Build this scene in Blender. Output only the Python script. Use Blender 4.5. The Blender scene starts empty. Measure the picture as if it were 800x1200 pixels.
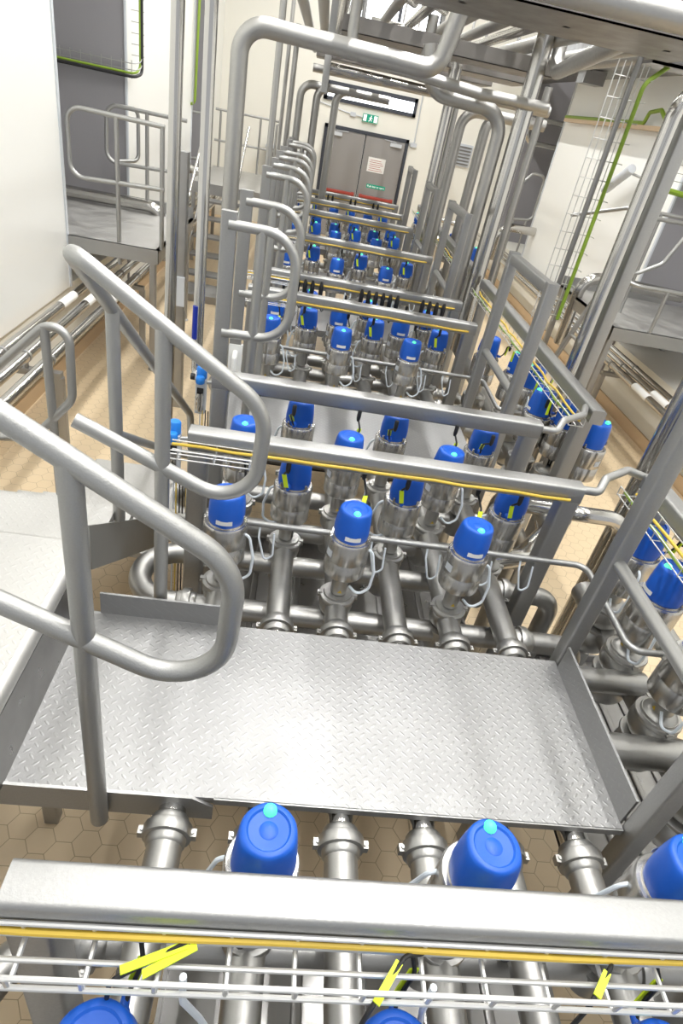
import bpy, math, random
from mathutils import Vector as V, Matrix
random.seed(7)
sc = bpy.context.scene
col = sc.collection
HC = 2.75                      # eye height above the floor; coordinates below are relative to the eye height
PI = math.pi

# ------------------------------------------------------------------ materials
def nodes(name):
    m = bpy.data.materials.new(name); m.use_nodes = True
    nt = m.node_tree; b = nt.nodes['Principled BSDF']
    return m, nt, b
def N(nt, t, **k):
    n = nt.nodes.new(t)
    for a, v in k.items(): setattr(n, a, v)
    return n
def mat(name, c, rough=.5, metal=0., bump=0., bscale=40., var=0., emit=None, es=1., spec=.5, stretch=None, coat=0., trans=0.):
    m, nt, b = nodes(name)
    b.inputs['Base Color'].default_value = (*c, 1)
    b.inputs['Roughness'].default_value = rough
    b.inputs['Metallic'].default_value = metal
    b.inputs['Specular IOR Level'].default_value = spec
    b.inputs['Coat Weight'].default_value = coat
    if trans: b.inputs['Transmission Weight'].default_value = trans
    if emit:
        b.inputs['Emission Color'].default_value = (*emit, 1); b.inputs['Emission Strength'].default_value = es
    if bump or var:
        tc = N(nt, 'ShaderNodeTexCoord'); mp = N(nt, 'ShaderNodeMapping')
        if stretch: mp.inputs['Scale'].default_value = stretch
        nz = N(nt, 'ShaderNodeTexNoise'); nz.inputs['Scale'].default_value = bscale; nz.inputs['Detail'].default_value = 4
        nt.links.new(tc.outputs['Object'], mp.inputs[0]); nt.links.new(mp.outputs[0], nz.inputs['Vector'])
        if bump:
            bp = N(nt, 'ShaderNodeBump'); bp.inputs['Strength'].default_value = bump; bp.inputs['Distance'].default_value = .01
            nt.links.new(nz.outputs['Fac'], bp.inputs['Height']); nt.links.new(bp.outputs[0], b.inputs['Normal'])
        if var:
            mr = N(nt, 'ShaderNodeMapRange'); mr.inputs['From Min'].default_value = .3; mr.inputs['From Max'].default_value = .7
            mr.inputs['To Min'].default_value = max(.02, rough-var); mr.inputs['To Max'].default_value = rough+var
            nt.links.new(nz.outputs['Fac'], mr.inputs[0]); nt.links.new(mr.outputs[0], b.inputs['Roughness'])
    return m
M = {}
M['frame'] = mat('matte_steel', (.40,.40,.395), .50, 1, .06, 180, .06)
M['rail'] = mat('blasted_steel', (.43,.43,.42), .50, 1, .12, 300, .06)
M['pipe'] = mat('pickled_steel', (.42,.415,.40), .42, 1, .05, 60, .08)
M['bright'] = mat('polished_steel', (.55,.54,.52), .16, 1, .02, 8, .05)
M['brushed'] = mat('brushed_steel', (.54,.53,.51), .27, 1)
_nt = M['brushed'].node_tree; _b = _nt.nodes['Principled BSDF']; _b.inputs['Anisotropic'].default_value = .8; _b.inputs['Anisotropic Rotation'].default_value = .25
_tg = N(_nt, 'ShaderNodeTangent', direction_type='RADIAL', axis='Z'); _nt.links.new(_tg.outputs[0], _b.inputs['Tangent'])
M['galvanised'] = mat('galvanised_wire', (.66,.66,.65), .42, .7)
M['cast'] = mat('satin_steel', (.46,.455,.44), .40, 1, .05, 90, .05)
M['panel'] = mat('sheet_steel', (.28,.275,.27), .36, 1, .03, 12, .10)
M['traysheet'] = mat('overhead_sheet_steel', (.26,.245,.23), .42, 1, .03, 9, .08)
M['blue'] = mat('blue_plastic', (.006,.10,.54), .42, 0, .03, 120, .0)
M['blue_light'] = mat('light_blue_plastic', (.02,.22,.72), .4)
M['blue_dark'] = mat('dark_blue_sleeve', (.01,.03,.35), .4)
M['led'] = mat('lit_indicator', (.05,.35,.28), .35, emit=(.12,1,.45), es=1.5)
M['white_label'] = mat('white_label', (.80,.80,.78), .5)
M['black'] = mat('black_rubber', (.012,.012,.013), .5)
M['yellow'] = mat('yellow_cable', (.66,.46,.06), .45)
M['lime'] = mat('lime_tag', (.70,.90,.02), .45)
M['green'] = mat('green_cable', (.22,.34,.03), .5)
M['hose'] = mat('pale_hose', (.72,.78,.84), .3, spec=.6)
M['white'] = mat('white_wall_panel', (.80,.805,.78), .32, 0, .0, 2)
M['cream'] = mat('cream_wall', (.78,.765,.70), .45, 0, .02, 6)
M['grey_door'] = mat('grey_door_paint', (.27,.26,.255), .42, 0, .02, 8, .05)
M['grey_wall'] = mat('grey_wall_panel', (.27,.265,.28), .35, 0, .02, 5, .05)
M['ceiling'] = mat('ceiling_white', (.74,.74,.72), .6)
M['dark'] = mat('dark_frame', (.04,.045,.06), .4)
M['red'] = mat('red_panic_bar', (.36,.05,.035), .4)
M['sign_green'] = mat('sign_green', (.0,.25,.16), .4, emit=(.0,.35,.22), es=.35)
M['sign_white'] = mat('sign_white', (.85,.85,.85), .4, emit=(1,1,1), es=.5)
M['lamp'] = mat('lamp_diffuser', (.9,.9,.9), .4, emit=(1,.98,.94), es=4)
M['window'] = mat('bright_window_glass', (.8,.85,.9), .1, emit=(.9,.95,1), es=4)
M['orange'] = mat('orange_clip', (.75,.14,.04), .5)
M['conduit'] = mat('grey_plastic', (.55,.58,.62), .4)
M['skirt'] = mat('tan_skirting_tile', (.56,.40,.24), .4)

def checker(name, base, rough, s=.034, strength=.55):
    """steel tread plate: raised lozenges, alternating left and right"""
    m, nt, b = nodes(name); L = nt.links.new
    b.inputs['Metallic'].default_value = 1
    tc = N(nt, 'ShaderNodeTexCoord'); sx = N(nt, 'ShaderNodeSeparateXYZ'); L(tc.outputs['Object'], sx.inputs[0])
    def mth(op, a, c=None, d=None):
        n = N(nt, 'ShaderNodeMath', operation=op)
        for i, q in enumerate((a, c, d)):
            if q is None: continue
            if isinstance(q, (int, float)): n.inputs[i].default_value = q
            else: L(q, n.inputs[i])
        return n.outputs[0]
    res = []
    for off, sg in ((0., 1.), (.5, -1.)):
        u = mth('SUBTRACT', mth('FRACT', mth('ADD', mth('MULTIPLY', mth('ADD', sx.outputs[0], sx.outputs[2]), 1/s), off)), .5)
        v = mth('SUBTRACT', mth('FRACT', mth('ADD', mth('MULTIPLY', mth('ADD', sx.outputs[1], mth('MULTIPLY', sx.outputs[2], .5)), 1/s), off)), .5)
        a = mth('MULTIPLY', mth('ADD', u, mth('MULTIPLY', v, sg)), .7071)
        c = mth('MULTIPLY', mth('SUBTRACT', mth('MULTIPLY', u, sg), v), .7071)
        d = mth('ADD', mth('POWER', mth('ABSOLUTE', mth('DIVIDE', a, .29)), 2.), mth('POWER', mth('ABSOLUTE', mth('DIVIDE', c, .105)), 2.))
        h = mth('MAXIMUM', mth('SUBTRACT', 1., d), 0.)
        res.append(mth('POWER', h, .6))
    h = mth('MAXIMUM', res[0], res[1])
    nz = N(nt, 'ShaderNodeTexNoise'); nz.inputs['Scale'].default_value = 5; nz.inputs['Detail'].default_value = 5
    L(tc.outputs['Object'], nz.inputs['Vector'])
    fine = N(nt, 'ShaderNodeTexNoise'); fine.inputs['Scale'].default_value = 220; L(tc.outputs['Object'], fine.inputs['Vector'])
    hh = mth('ADD', h, mth('MULTIPLY', fine.outputs['Fac'], .25))
    bp = N(nt, 'ShaderNodeBump'); bp.inputs['Strength'].default_value = strength; bp.inputs['Distance'].default_value = .0035
    L(hh, bp.inputs['Height']); L(bp.outputs[0], b.inputs['Normal'])
    mr = N(nt, 'ShaderNodeMapRange'); mr.inputs['To Min'].default_value = rough-.06; mr.inputs['To Max'].default_value = rough+.10
    mr.inputs['From Min'].default_value = .35; mr.inputs['From Max'].default_value = .65
    L(nz.outputs['Fac'], mr.inputs[0]); L(mth('SUBTRACT', mr.outputs[0], mth('MULTIPLY', h, .10)), b.inputs['Roughness'])
    cr = N(nt, 'ShaderNodeMix', data_type='RGBA')
    cr.inputs['A'].default_value = (*base, 1); cr.inputs['B'].default_value = (*(min(1, q*1.12) for q in base), 1)
    L(nz.outputs['Fac'], cr.inputs['Factor']); L(cr.outputs['Result'], b.inputs['Base Color'])
    return m
M['checker'] = checker('tread_plate', (.34,.34,.34), .48, strength=.22)
M['checker_worn'] = checker('worn_tread_plate', (.52,.515,.50), .54, strength=.25)

def hex_floor():
    m, nt, b = nodes('hexagonal_floor_tiles'); L = nt.links.new
    A = .108                                     # across flats
    tc = N(nt, 'ShaderNodeTexCoord')
    def vm(op, a, c=None):
        n = N(nt, 'ShaderNodeVectorMath', operation=op)
        for i, q in enumerate((a, c)):
            if q is None: continue
            if isinstance(q, tuple): n.inputs[i].default_value = q
            else: L(q, n.inputs[i])
        return n
    def mth(op, a, c=None):
        n = N(nt, 'ShaderNodeMath', operation=op)
        for i, q in enumerate((a, c)):
            if q is None: continue
            if isinstance(q, (int, float)): n.inputs[i].default_value = q
            else: L(q, n.inputs[i])
        return n.outputs[0]
    S3 = 3**.5
    p = vm('MULTIPLY', tc.outputs['Object'], (1/A, 1/A, 0)).outputs[0]
    p = vm('ADD', p, (400., 400., 0)).outputs[0]
    r = (S3, 1., 1.); hlf = (S3/2, .5, 0.)
    ga = vm('SUBTRACT', vm('MODULO', p, r).outputs[0], hlf).outputs[0]
    gb = vm('SUBTRACT', vm('MODULO', vm('SUBTRACT', p, hlf).outputs[0], r).outputs[0], hlf).outputs[0]
    def hd(g):                                   # hexagon distance; flat sides face +-y
        ab = N(nt, 'ShaderNodeSeparateXYZ'); L(vm('ABSOLUTE', g).outputs[0], ab.inputs[0])
        return mth('MAXIMUM', ab.outputs[1], mth('ADD', mth('MULTIPLY', ab.outputs[0], S3/2), mth('MULTIPLY', ab.outputs[1], .5)))
    d = mth('MINIMUM', hd(ga), hd(gb))
    mr = N(nt, 'ShaderNodeMapRange'); mr.inputs['From Min'].default_value = .480; mr.inputs['From Max'].default_value = .494
    L(d, mr.inputs[0])
    nz = N(nt, 'ShaderNodeTexNoise'); nz.inputs['Scale'].default_value = 3; nz.inputs['Detail'].default_value = 6; L(tc.outputs['Object'], nz.inputs['Vector'])
    c1 = N(nt, 'ShaderNodeMix', data_type='RGBA'); c1.inputs['A'].default_value = (.67,.53,.35,1); c1.inputs['B'].default_value = (.73,.59,.40,1)
    L(nz.outputs['Fac'], c1.inputs['Factor'])
    c2 = N(nt, 'ShaderNodeMix', data_type='RGBA'); c2.inputs['B'].default_value = (.40,.30,.18,1)
    L(c1.outputs['Result'], c2.inputs['A']); L(mr.outputs[0], c2.inputs['Factor']); L(c2.outputs['Result'], b.inputs['Base Color'])
    b.inputs['Roughness'].default_value = .38
    bp = N(nt, 'ShaderNodeBump'); bp.inputs['Strength'].default_value = .4; bp.inputs['Distance'].default_value = .003; bp.invert = True
    L(mr.outputs[0], bp.inputs['Height']); L(bp.outputs[0], b.inputs['Normal'])
    return m
M['floor'] = hex_floor()

# ------------------------------------------------------------------ mesh building
def basis(d):
    d = V(d).normalized(); up = V((0,0,1)) if abs(d.z) < .95 else V((0,1,0))
    x = d.cross(up).normalized(); return x, x.cross(d).normalized()
class MB:
    def __init__(s): s.v = []; s.f = []
    def ring(s, pts): i = len(s.v); s.v += [tuple(p) for p in pts]; return list(range(i, i+len(pts)))
    def skin(s, a, b, close=True):
        n = len(a)
        for i in range(n if close else n-1): s.f.append((a[i], a[(i+1)%n], b[(i+1)%n], b[i]))
    def box(s, lo, hi, rot=None, c=None):
        P = [V((x,y,z)) for z in (lo[2],hi[2]) for x, y in ((lo[0],lo[1]),(hi[0],lo[1]),(hi[0],hi[1]),(lo[0],hi[1]))]
        if rot is not None:
            c = V(c if c is not None else ((V(lo)+V(hi))/2)); P = [rot@(p-c)+c for p in P]
        a = s.ring(P[:4]); b = s.ring(P[4:]); s.skin(a, b); s.f.append(tuple(reversed(a))); s.f.append(tuple(b)); return s
    def prism(s, pts, vec):
        """polygon pts extruded along vec"""
        a = s.ring([V(p) for p in pts]); b = s.ring([V(p)+V(vec) for p in pts]); s.skin(a, b); s.f.append(tuple(reversed(a))); s.f.append(tuple(b)); return s
    def bar(s, p0, p1, w, h, r=.006, up=(0,0,1)):
        """rounded rectangular bar: w sideways, h along up"""
        p0 = V(p0); p1 = V(p1); d = (p1-p0).normalized(); u = V(up)
        if abs(d.dot(u)) > .95: u = V((0,1,0))
        x = d.cross(u).normalized(); y = x.cross(d).normalized(); pr = []
        for cx, cy, a0 in ((1,1,0),(-1,1,90),(-1,-1,180),(1,-1,270)):
            for k in range(4):
                a = math.radians(a0+30*k); pr.append(x*(cx*(w/2-r)+r*math.cos(a))+y*(cy*(h/2-r)+r*math.sin(a)))
        a = s.ring([p0+q for q in pr]); b = s.ring([p1+q for q in pr]); s.skin(a, b); s.f.append(tuple(reversed(a))); s.f.append(tuple(b)); return s
    def tube(s, pts, r, n=14, fil=0., seg=7, cap=True, r1=None):
        pts = [V(p) for p in pts]
        if fil:
            out = [pts[0]]
            for i in range(1, len(pts)-1):
                a, b, c = pts[i-1], pts[i], pts[i+1]; u = (a-b); w = (c-b); lu, lw = u.length, w.length; u.normalize(); w.normalize()
                ang = u.angle(w)
                if ang > 3.1: out.append(b); continue
                f = fil[i-1] if isinstance(fil, (list,tuple)) else fil
                t = min(f/math.tan(ang/2), lu*.499, lw*.499); rr = t*math.tan(ang/2)
                cen = b+(u+w).normalized()*(rr/math.sin(ang/2)); s0 = b+u*t-cen; s1 = b+w*t-cen; th = s0.angle(s1)
                for k in range(seg+1):
                    q = k/seg; out.append(cen+(s0*math.sin((1-q)*th)+s1*math.sin(q*th))/math.sin(th))
            out.append(pts[-1]); pts = out
        P = [pts[0]]
        for p in pts[1:]:
            if (p-P[-1]).length > 1e-5: P.append(p)
        pts = P; x, y = basis(pts[1]-pts[0]); prev = None; first = None
        for i, p in enumerate(pts):
            t = (pts[min(i+1,len(pts)-1)]-pts[max(i-1,0)]).normalized()
            x = (x-t*x.dot(t)).normalized(); y = t.cross(x)
            rr = r if r1 is None else r+(r1-r)*i/(len(pts)-1)
            R = s.ring([p+(x*math.cos(2*PI*k/n)+y*math.sin(2*PI*k/n))*rr for k in range(n)])
            if prev: s.skin(prev, R)
            else: first = R
            prev = R
        if cap: s.f.append(tuple(reversed(first))); s.f.append(tuple(prev))
        return s
    def lathe(s, c, prof, axis=(0,0,1), n=20, mod=None, cap=True):
        c = V(c); ax = V(axis).normalized()
        if abs(ax.z) > .99: x, y = V((1,0,0)), V((0,1,0))*(1 if ax.z > 0 else -1)
        else: x = ax.cross(V((0,0,1))).normalized(); y = ax.cross(x)
        prev = None; first = None
        for j, (r, h) in enumerate(prof):
            R = s.ring([c+ax*h+(x*math.cos(2*PI*k/n)+y*math.sin(2*PI*k/n))*(r*(mod(j, 2*PI*k/n) if mod else 1)) for k in range(n)])
            if prev: s.skin(prev, R)
            else: first = R
            prev = R
        if cap: s.f.append(tuple(reversed(first))); s.f.append(tuple(prev))
        return s
    def sphere(s, c, r, n=18, m=10, sz=1.):
        return s.lathe(c, [(max(r*math.sin(PI*(k+.02)/(m+.04)), .0005), -r*sz*math.cos(PI*(k+.02)/(m+.04))) for k in range(m+1)], n=n)
    def mesh(s, name, m, off=(0,0,0), ang=38):
        me = bpy.data.meshes.new(name); o = V(off)
        me.from_pydata([tuple(V(p)-o) for p in s.v], [], s.f); me.validate(); me.update()
        for p in me.polygons: p.use_smooth = True
        me.set_sharp_from_angle(angle=math.radians(ang)); me.materials.append(m); return me
def link(o): col.objects.link(o); return o
def props(o, label, cat, group=None, kind=None):
    if label: o['label'] = label
    if cat: o['category'] = cat
    if group: o['group'] = group
    if kind: o['kind'] = kind
    return o
def thing(name, loc, label, cat, group=None, rz=0):
    """loc is relative to the eye in height"""
    o = bpy.data.objects.new(name, None); o.empty_display_size = .05; o.location = (loc[0], loc[1], loc[2]+HC); o.rotation_euler.z = rz
    link(o); return props(o, label, cat, group)
def part(name, mb, m, parent, label=None, local=False, ang=38):
    """a mesh of its own under its thing; mb is in eye-relative coordinates unless local"""
    off = (0,0,0)
    if not local:
        q = parent; off = V((0,0,-HC))
        while q is not None: off = off+q.location; q = q.parent
    o = bpy.data.objects.new(name, mb.mesh(name, M[m], off, ang)); o.parent = parent
    if label: o['label'] = label
    return link(o)
def solo(name, mb, m, label, cat, group=None, kind=None):
    """a thing that is one mesh"""
    xs, ys, zs = zip(*mb.v); off = V(((min(xs)+max(xs))/2, (min(ys)+max(ys))/2, min(zs)))
    o = bpy.data.objects.new(name, mb.mesh(name, M[m], off)); o.location = off+V((0,0,HC)); link(o)
    return props(o, label, cat, group, kind)
def struct(name, mb, m):
    return solo(name, mb, m, None, None, None, 'structure')
def copy_tree(o, parent=None):
    c = o.copy(); col.objects.link(c); c.parent = parent
    for ch in list(o.children): copy_tree(ch, c)
    return c
ORD = ['first','second','third','fourth','fifth','sixth','seventh','eighth','ninth','tenth']

# ------------------------------------------------------------------ the room
F = -HC; ZT = 3.4
XL, XR, YF, YB = -2.25, 4.2, 16.0, -1.2
struct('floor', MB().box((-5.2,YB,F-.1), (7.2,YF+.1,F)), 'floor')
struct('ceiling', MB().box((-5.2,YB,ZT), (7.2,YF+.1,ZT+.1)), 'ceiling')
w = MB(); w.box((-5.2,YF,F), (7.2,YF+.15,ZT)); struct('wall_far', w, 'cream')
# left wall: white insulated panels above a low cream base, bays between them
BL = [(6.3, 8.5), (12.6, 14.4)]
def side_wall(X, sg, segs, nm):
    T = 2.6
    lo, hi = (X-T, X) if sg < 0 else (X, X+T)
    for i, (a, b) in enumerate(segs):
        sfx = ('', '_middle', '_far')[i]; up = MB(); dn = MB(); sk = MB()
        b0 = b; b2 = segs[i+1][0] if i < 2 else b
        up.box((lo, a, -1.98), (hi, b, ZT)); dn.box((lo+(.03 if sg > 0 else 0), a+.01, F), (hi-(.03 if sg < 0 else 0), b2, -1.98))
        sx = hi-.03 if sg < 0 else lo+.03
        sk.box((min(sx, sx-sg*.025), a+.01, F), (max(sx, sx-sg*.025), b2, F+.14))
        struct('wall_'+nm+sfx, up, 'white'); struct('wall_'+nm+sfx+'_base', dn, 'cream'); struct('baseboard_'+nm+sfx, sk, 'skirt')
side_wall(XL, -1, [(YB, 6.3), (8.5, 12.6), (14.4, YF)], 'left')
side_wall(XR, 1, [(YB, 5.0), (7.9, 12.6), (14.9, YF)], 'right')
# grey far sides and backs of the bays
def bay(X, sg, a, b, nm):
    s = MB(); T = 1.6
    x0, x1 = (X-T, X-.002) if sg < 0 else (X+.002, X+T)
    s.box((x0, b-.012, F), (x1, b-.002, ZT)); xb = X+sg*T
    s.box((min(xb, xb+sg*.05), a, F), (max(xb, xb+sg*.05), b, ZT)); struct('wall_'+nm, s, 'grey_wall')
bay(XL, -1, 6.3, 8.5, 'bay_left'); bay(XL, -1, 12.6, 14.4, 'bay_left_far'); bay(XR, 1, 5.0, 7.9, 'bay_right'); bay(XR, 1, 12.6, 14.9, 'bay_right_far')
# corner trims of the white panels
t = MB()
for X, Y in ((XL,6.3),(XL,8.5),(XL,12.6),(XL,14.4)): t.box((X-.01, Y-.012 if Y in (6.3,12.6) else Y-.03, -1.98), (X+.012, Y+.03 if Y in (6.3,12.6) else Y+.012, ZT))
struct('trim_1', t, 'conduit')
t = MB()
for X, Y in ((XR,7.9),(XR,12.6),(XR,14.9)): t.box((X-.012, Y-.02, -1.98), (X+.01, Y+.02, ZT))
struct('trim_2', t, 'conduit')
# far double door
DX0, DX1, DT = .13, 1.91, -.55
dr = thing('door_1', (1.02, YF-.06, F), None, None); dr['kind'] = 'structure'
m = MB(); m.box((DX0-.07,YF-.06,F),(DX0,YF,DT+.07)); m.box((DX1,YF-.06,F),(DX1+.07,YF,DT+.07)); m.box((DX0-.07,YF-.06,DT),(DX1+.07,YF,DT+.07)); part('door_frame', m, 'dark', dr)
part('seam', MB().box((.99,YF-.03,F+.01),(1.01,YF-.008,DT)), 'dark', dr)
for x0, x1 in ((DX0, .99), (1.01, DX1)):
    leaf = part('door_leaf', MB().box((x0+.008,YF-.05,F+.01),(x1-.008,YF-.01,DT-.008)), 'grey_door', dr)
    part('panic_bar', MB().bar((x0+.05,YF-.10,-1.76),(x1-.05,YF-.10,-1.76),.05,.065,.012).box((x0+.05,YF-.10,-1.80),(x0+.12,YF-.05,-1.72)).box((x1-.12,YF-.10,-1.80),(x1-.05,YF-.05,-1.72)), 'red', leaf)
    cx = x0+.08 if x0 < .5 else x1-.34
    part('door_closer', MB().box((cx,YF-.10,DT-.12),(cx+.26,YF-.05,DT-.05)).bar((cx+.13,YF-.08,DT-.03),(cx+.40 if x0<.5 else cx-.14,YF-.08,DT-.01),.015,.012,.003), 'conduit', leaf)
nt_ = thing('notice', (1.33,YF-.052,-1.24), 'white paper notice with red lines on the right leaf of the grey double door', 'sign')
part('sheet', MB().box((1.14,YF-.056,-1.24),(1.54,YF-.051,-.95)), 'white_label', nt_)
m = MB()
for k in range(6): m.box((1.18+.01*(k%2),YF-.0585,-1.21+.04*k),(1.50-.03*((k*7)%3),YF-.0565,-1.20+.04*k))
part('print', m, 'red', nt_)
sg_ = thing('door_sign', (1.42,YF-.052,-1.56), 'small green strip sign low on the right leaf of the grey double door', 'sign')
part('sign_panel', MB().box((1.20,YF-.056,-1.57),(1.64,YF-.051,-1.49)), 'sign_green', sg_)
cu = bpy.data.curves.new('lettering','FONT'); cu.body = 'Push bar to open'; cu.size = .058; cu.align_x = 'CENTER'; cu.extrude = .0008
tmp = bpy.data.objects.new('tmp', cu); link(tmp); bpy.context.view_layer.update()
me = bpy.data.meshes.new_from_object(tmp.evaluated_get(bpy.context.evaluated_depsgraph_get())); bpy.data.objects.remove(tmp)
me.materials.clear(); me.materials.append(M['sign_white'])
lt = bpy.data.objects.new('lettering', me); lt.parent = sg_; lt.location = (0,-.006,.012); lt.rotation_euler = (PI/2,0,0); link(lt)
# exit sign: running man, arrow, doorway
ex = thing('exit_sign', (1.03,YF-.07,-.34), 'green and white running man exit sign on the wall above the door', 'exit sign')
part('sign_box', MB().box((.86,YF-.07,-.31),(1.20,YF-.01,-.16)), 'sign_green', ex)
m = MB(); y = YF-.073
m.box((.875,y,-.295),(.945,y+.003,-.175)); m.box((1.11,y,-.295),(1.185,y+.003,-.175))
def blk(*pts): m.prism([(a,y,b) for a,b in pts], (0,.003,0))
m.lathe((1.045,y+.001,-.188), [(.012,0),(.012,.002)], axis=(0,1,0), n=10)
blk((1.03,-.205),(1.055,-.205),(1.045,-.25),(1.02,-.25)); blk((1.02,-.25),(1.035,-.25),(1.005,-.295),(.99,-.29)); blk((1.03,-.25),(1.045,-.25),(1.07,-.275),(1.06,-.285)); blk((1.05,-.21),(1.08,-.23),(1.075,-.24),(1.045,-.22)); blk((1.03,-.21),(1.0,-.225),(1.0,-.235),(1.035,-.22))
part('pictogram', m, 'sign_white', ex)
solo('conduit', MB().tube([(-.25,YF-.03,-.10),(.60,YF-.03,-.22),(.86,YF-.03,-.235)],.012,8).box((.58,YF-.06,-.26),(.70,YF-.01,-.18)), 'conduit', 'thin grey conduit with junction box leading to the exit sign', 'conduit')
solo('conduit', MB().tube([(2.06,YF-.03,.9),(2.10,YF-.03,-.52),(1.98,YF-.03,-.55)],.013,8,.04).box((2.02,YF-.06,-.60),(2.16,YF-.01,-.52)), 'conduit', 'thin vertical conduit on the wall right of the grey double door', 'conduit')
# clerestory window above the door
wn = thing('window_1', (1.0,YF-.05,-.12), None, None); wn['kind'] = 'structure'
part('window_frame', MB().box((-.05,YF-.05,-.05),(2.0,YF,.02)).box((-.05,YF-.05,.22),(2.0,YF,.30)).box((-.05,YF-.05,-.05),(.03,YF,.30)).box((1.93,YF-.05,-.05),(2.0,YF,.30)), 'dark', wn)
part('pane', MB().box((.03,YF-.03,.02),(1.93,YF-.01,.22)), 'window', wn)
wn = thing('window_2', (1.0,YF-.05,1.3), None, None); wn['kind'] = 'structure'
part('window_frame', MB().box((.35,YF-.05,1.25),(2.2,YF,1.34)).box((.35,YF-.05,2.05),(2.2,YF,2.16)).box((.35,YF-.05,1.25),(.44,YF,2.16)).box((2.1,YF-.05,1.25),(2.2,YF,2.16)).box((1.24,YF-.05,1.25),(1.31,YF,2.16)), 'dark', wn)
part('pane', MB().box((.42,YF-.03,1.32),(2.12,YF-.01,2.08)), 'window', wn)
# ventilation grille
vg = thing('vent_grille', (3.14,YF-.06,-.78), 'grey louvred vent grille on the far wall right of the door', 'vent')
part('grille_frame', MB().box((2.84,YF-.05,-.78),(3.44,YF,-.34)), 'conduit', vg)
m = MB()
for k in range(6): m.box((2.87,YF-.07,-.745+.066*k),(3.41,YF-.04,-.715+.066*k))
part('louvre', m, 'panel', vg)
cb = thing('wall_cabinet', (-.65,YF-.3,-1.75), 'grey wall cabinet with pale top on the far wall left of the door', 'cabinet')
part('body', MB().box((-1.15,YF-.3,-1.75),(-.20,YF,-1.15)), 'panel', cb); part('lid', MB().box((-1.17,YF-.33,-1.15),(-.18,YF,-1.10)), 'conduit', cb)

# ------------------------------------------------------------------ lights of the hall
def lamp_row(x, ys, nm):
    for i, y in enumerate(ys):
        o = thing('ceiling_lamp', (x, y, ZT-.14), f'long white fluorescent ceiling lamp, {ORD[i]} from the front in the {nm} row', 'lamp', 'ceiling lamps')
        part('housing', MB().box((x-.16,y-.75,ZT-.09),(x+.16,y+.75,ZT)), 'ceiling', o)
        part('diffuser', MB().box((x-.13,y-.72,ZT-.13),(x+.13,y+.72,ZT-.09)), 'lamp', o)
def area(name, loc, sx, sy, p, c=(1,.99,.965), rot=(0,0,0), spread=PI):
    l = bpy.data.lights.new(name, 'AREA'); l.shape = 'RECTANGLE'; l.size = sx; l.size_y = sy; l.energy = p; l.color = c; l.spread = spread
    o = bpy.data.objects.new(name, l); o.location = (loc[0],loc[1],loc[2]+HC); o.rotation_euler = rot; link(o); return o
lamp_row(-.9, [3,6,9,12,15], 'left'); lamp_row(2.7, [3,6,9,12,15], 'right'); lamp_row(1.0, [4.5,7.5,10.5,13.5], 'middle')
area('lamp_light', (-.9, 6.5, ZT-.16), .26, 15, 310); area('lamp_light', (2.7, 6.5, ZT-.16), .26, 15, 310)
area('lamp_light', (1.0, 6.5, ZT-.16), .05, 15, 850)
wd = bpy.data.worlds.new('hall_ambient_fill'); sc.world = wd; wd.use_nodes = True  # even ambient fill added through the open back of the room
wd.node_tree.nodes['Background'].inputs[0].default_value = (.95,.97,1,1); wd.node_tree.nodes['Background'].inputs[1].default_value = 1.0

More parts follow.
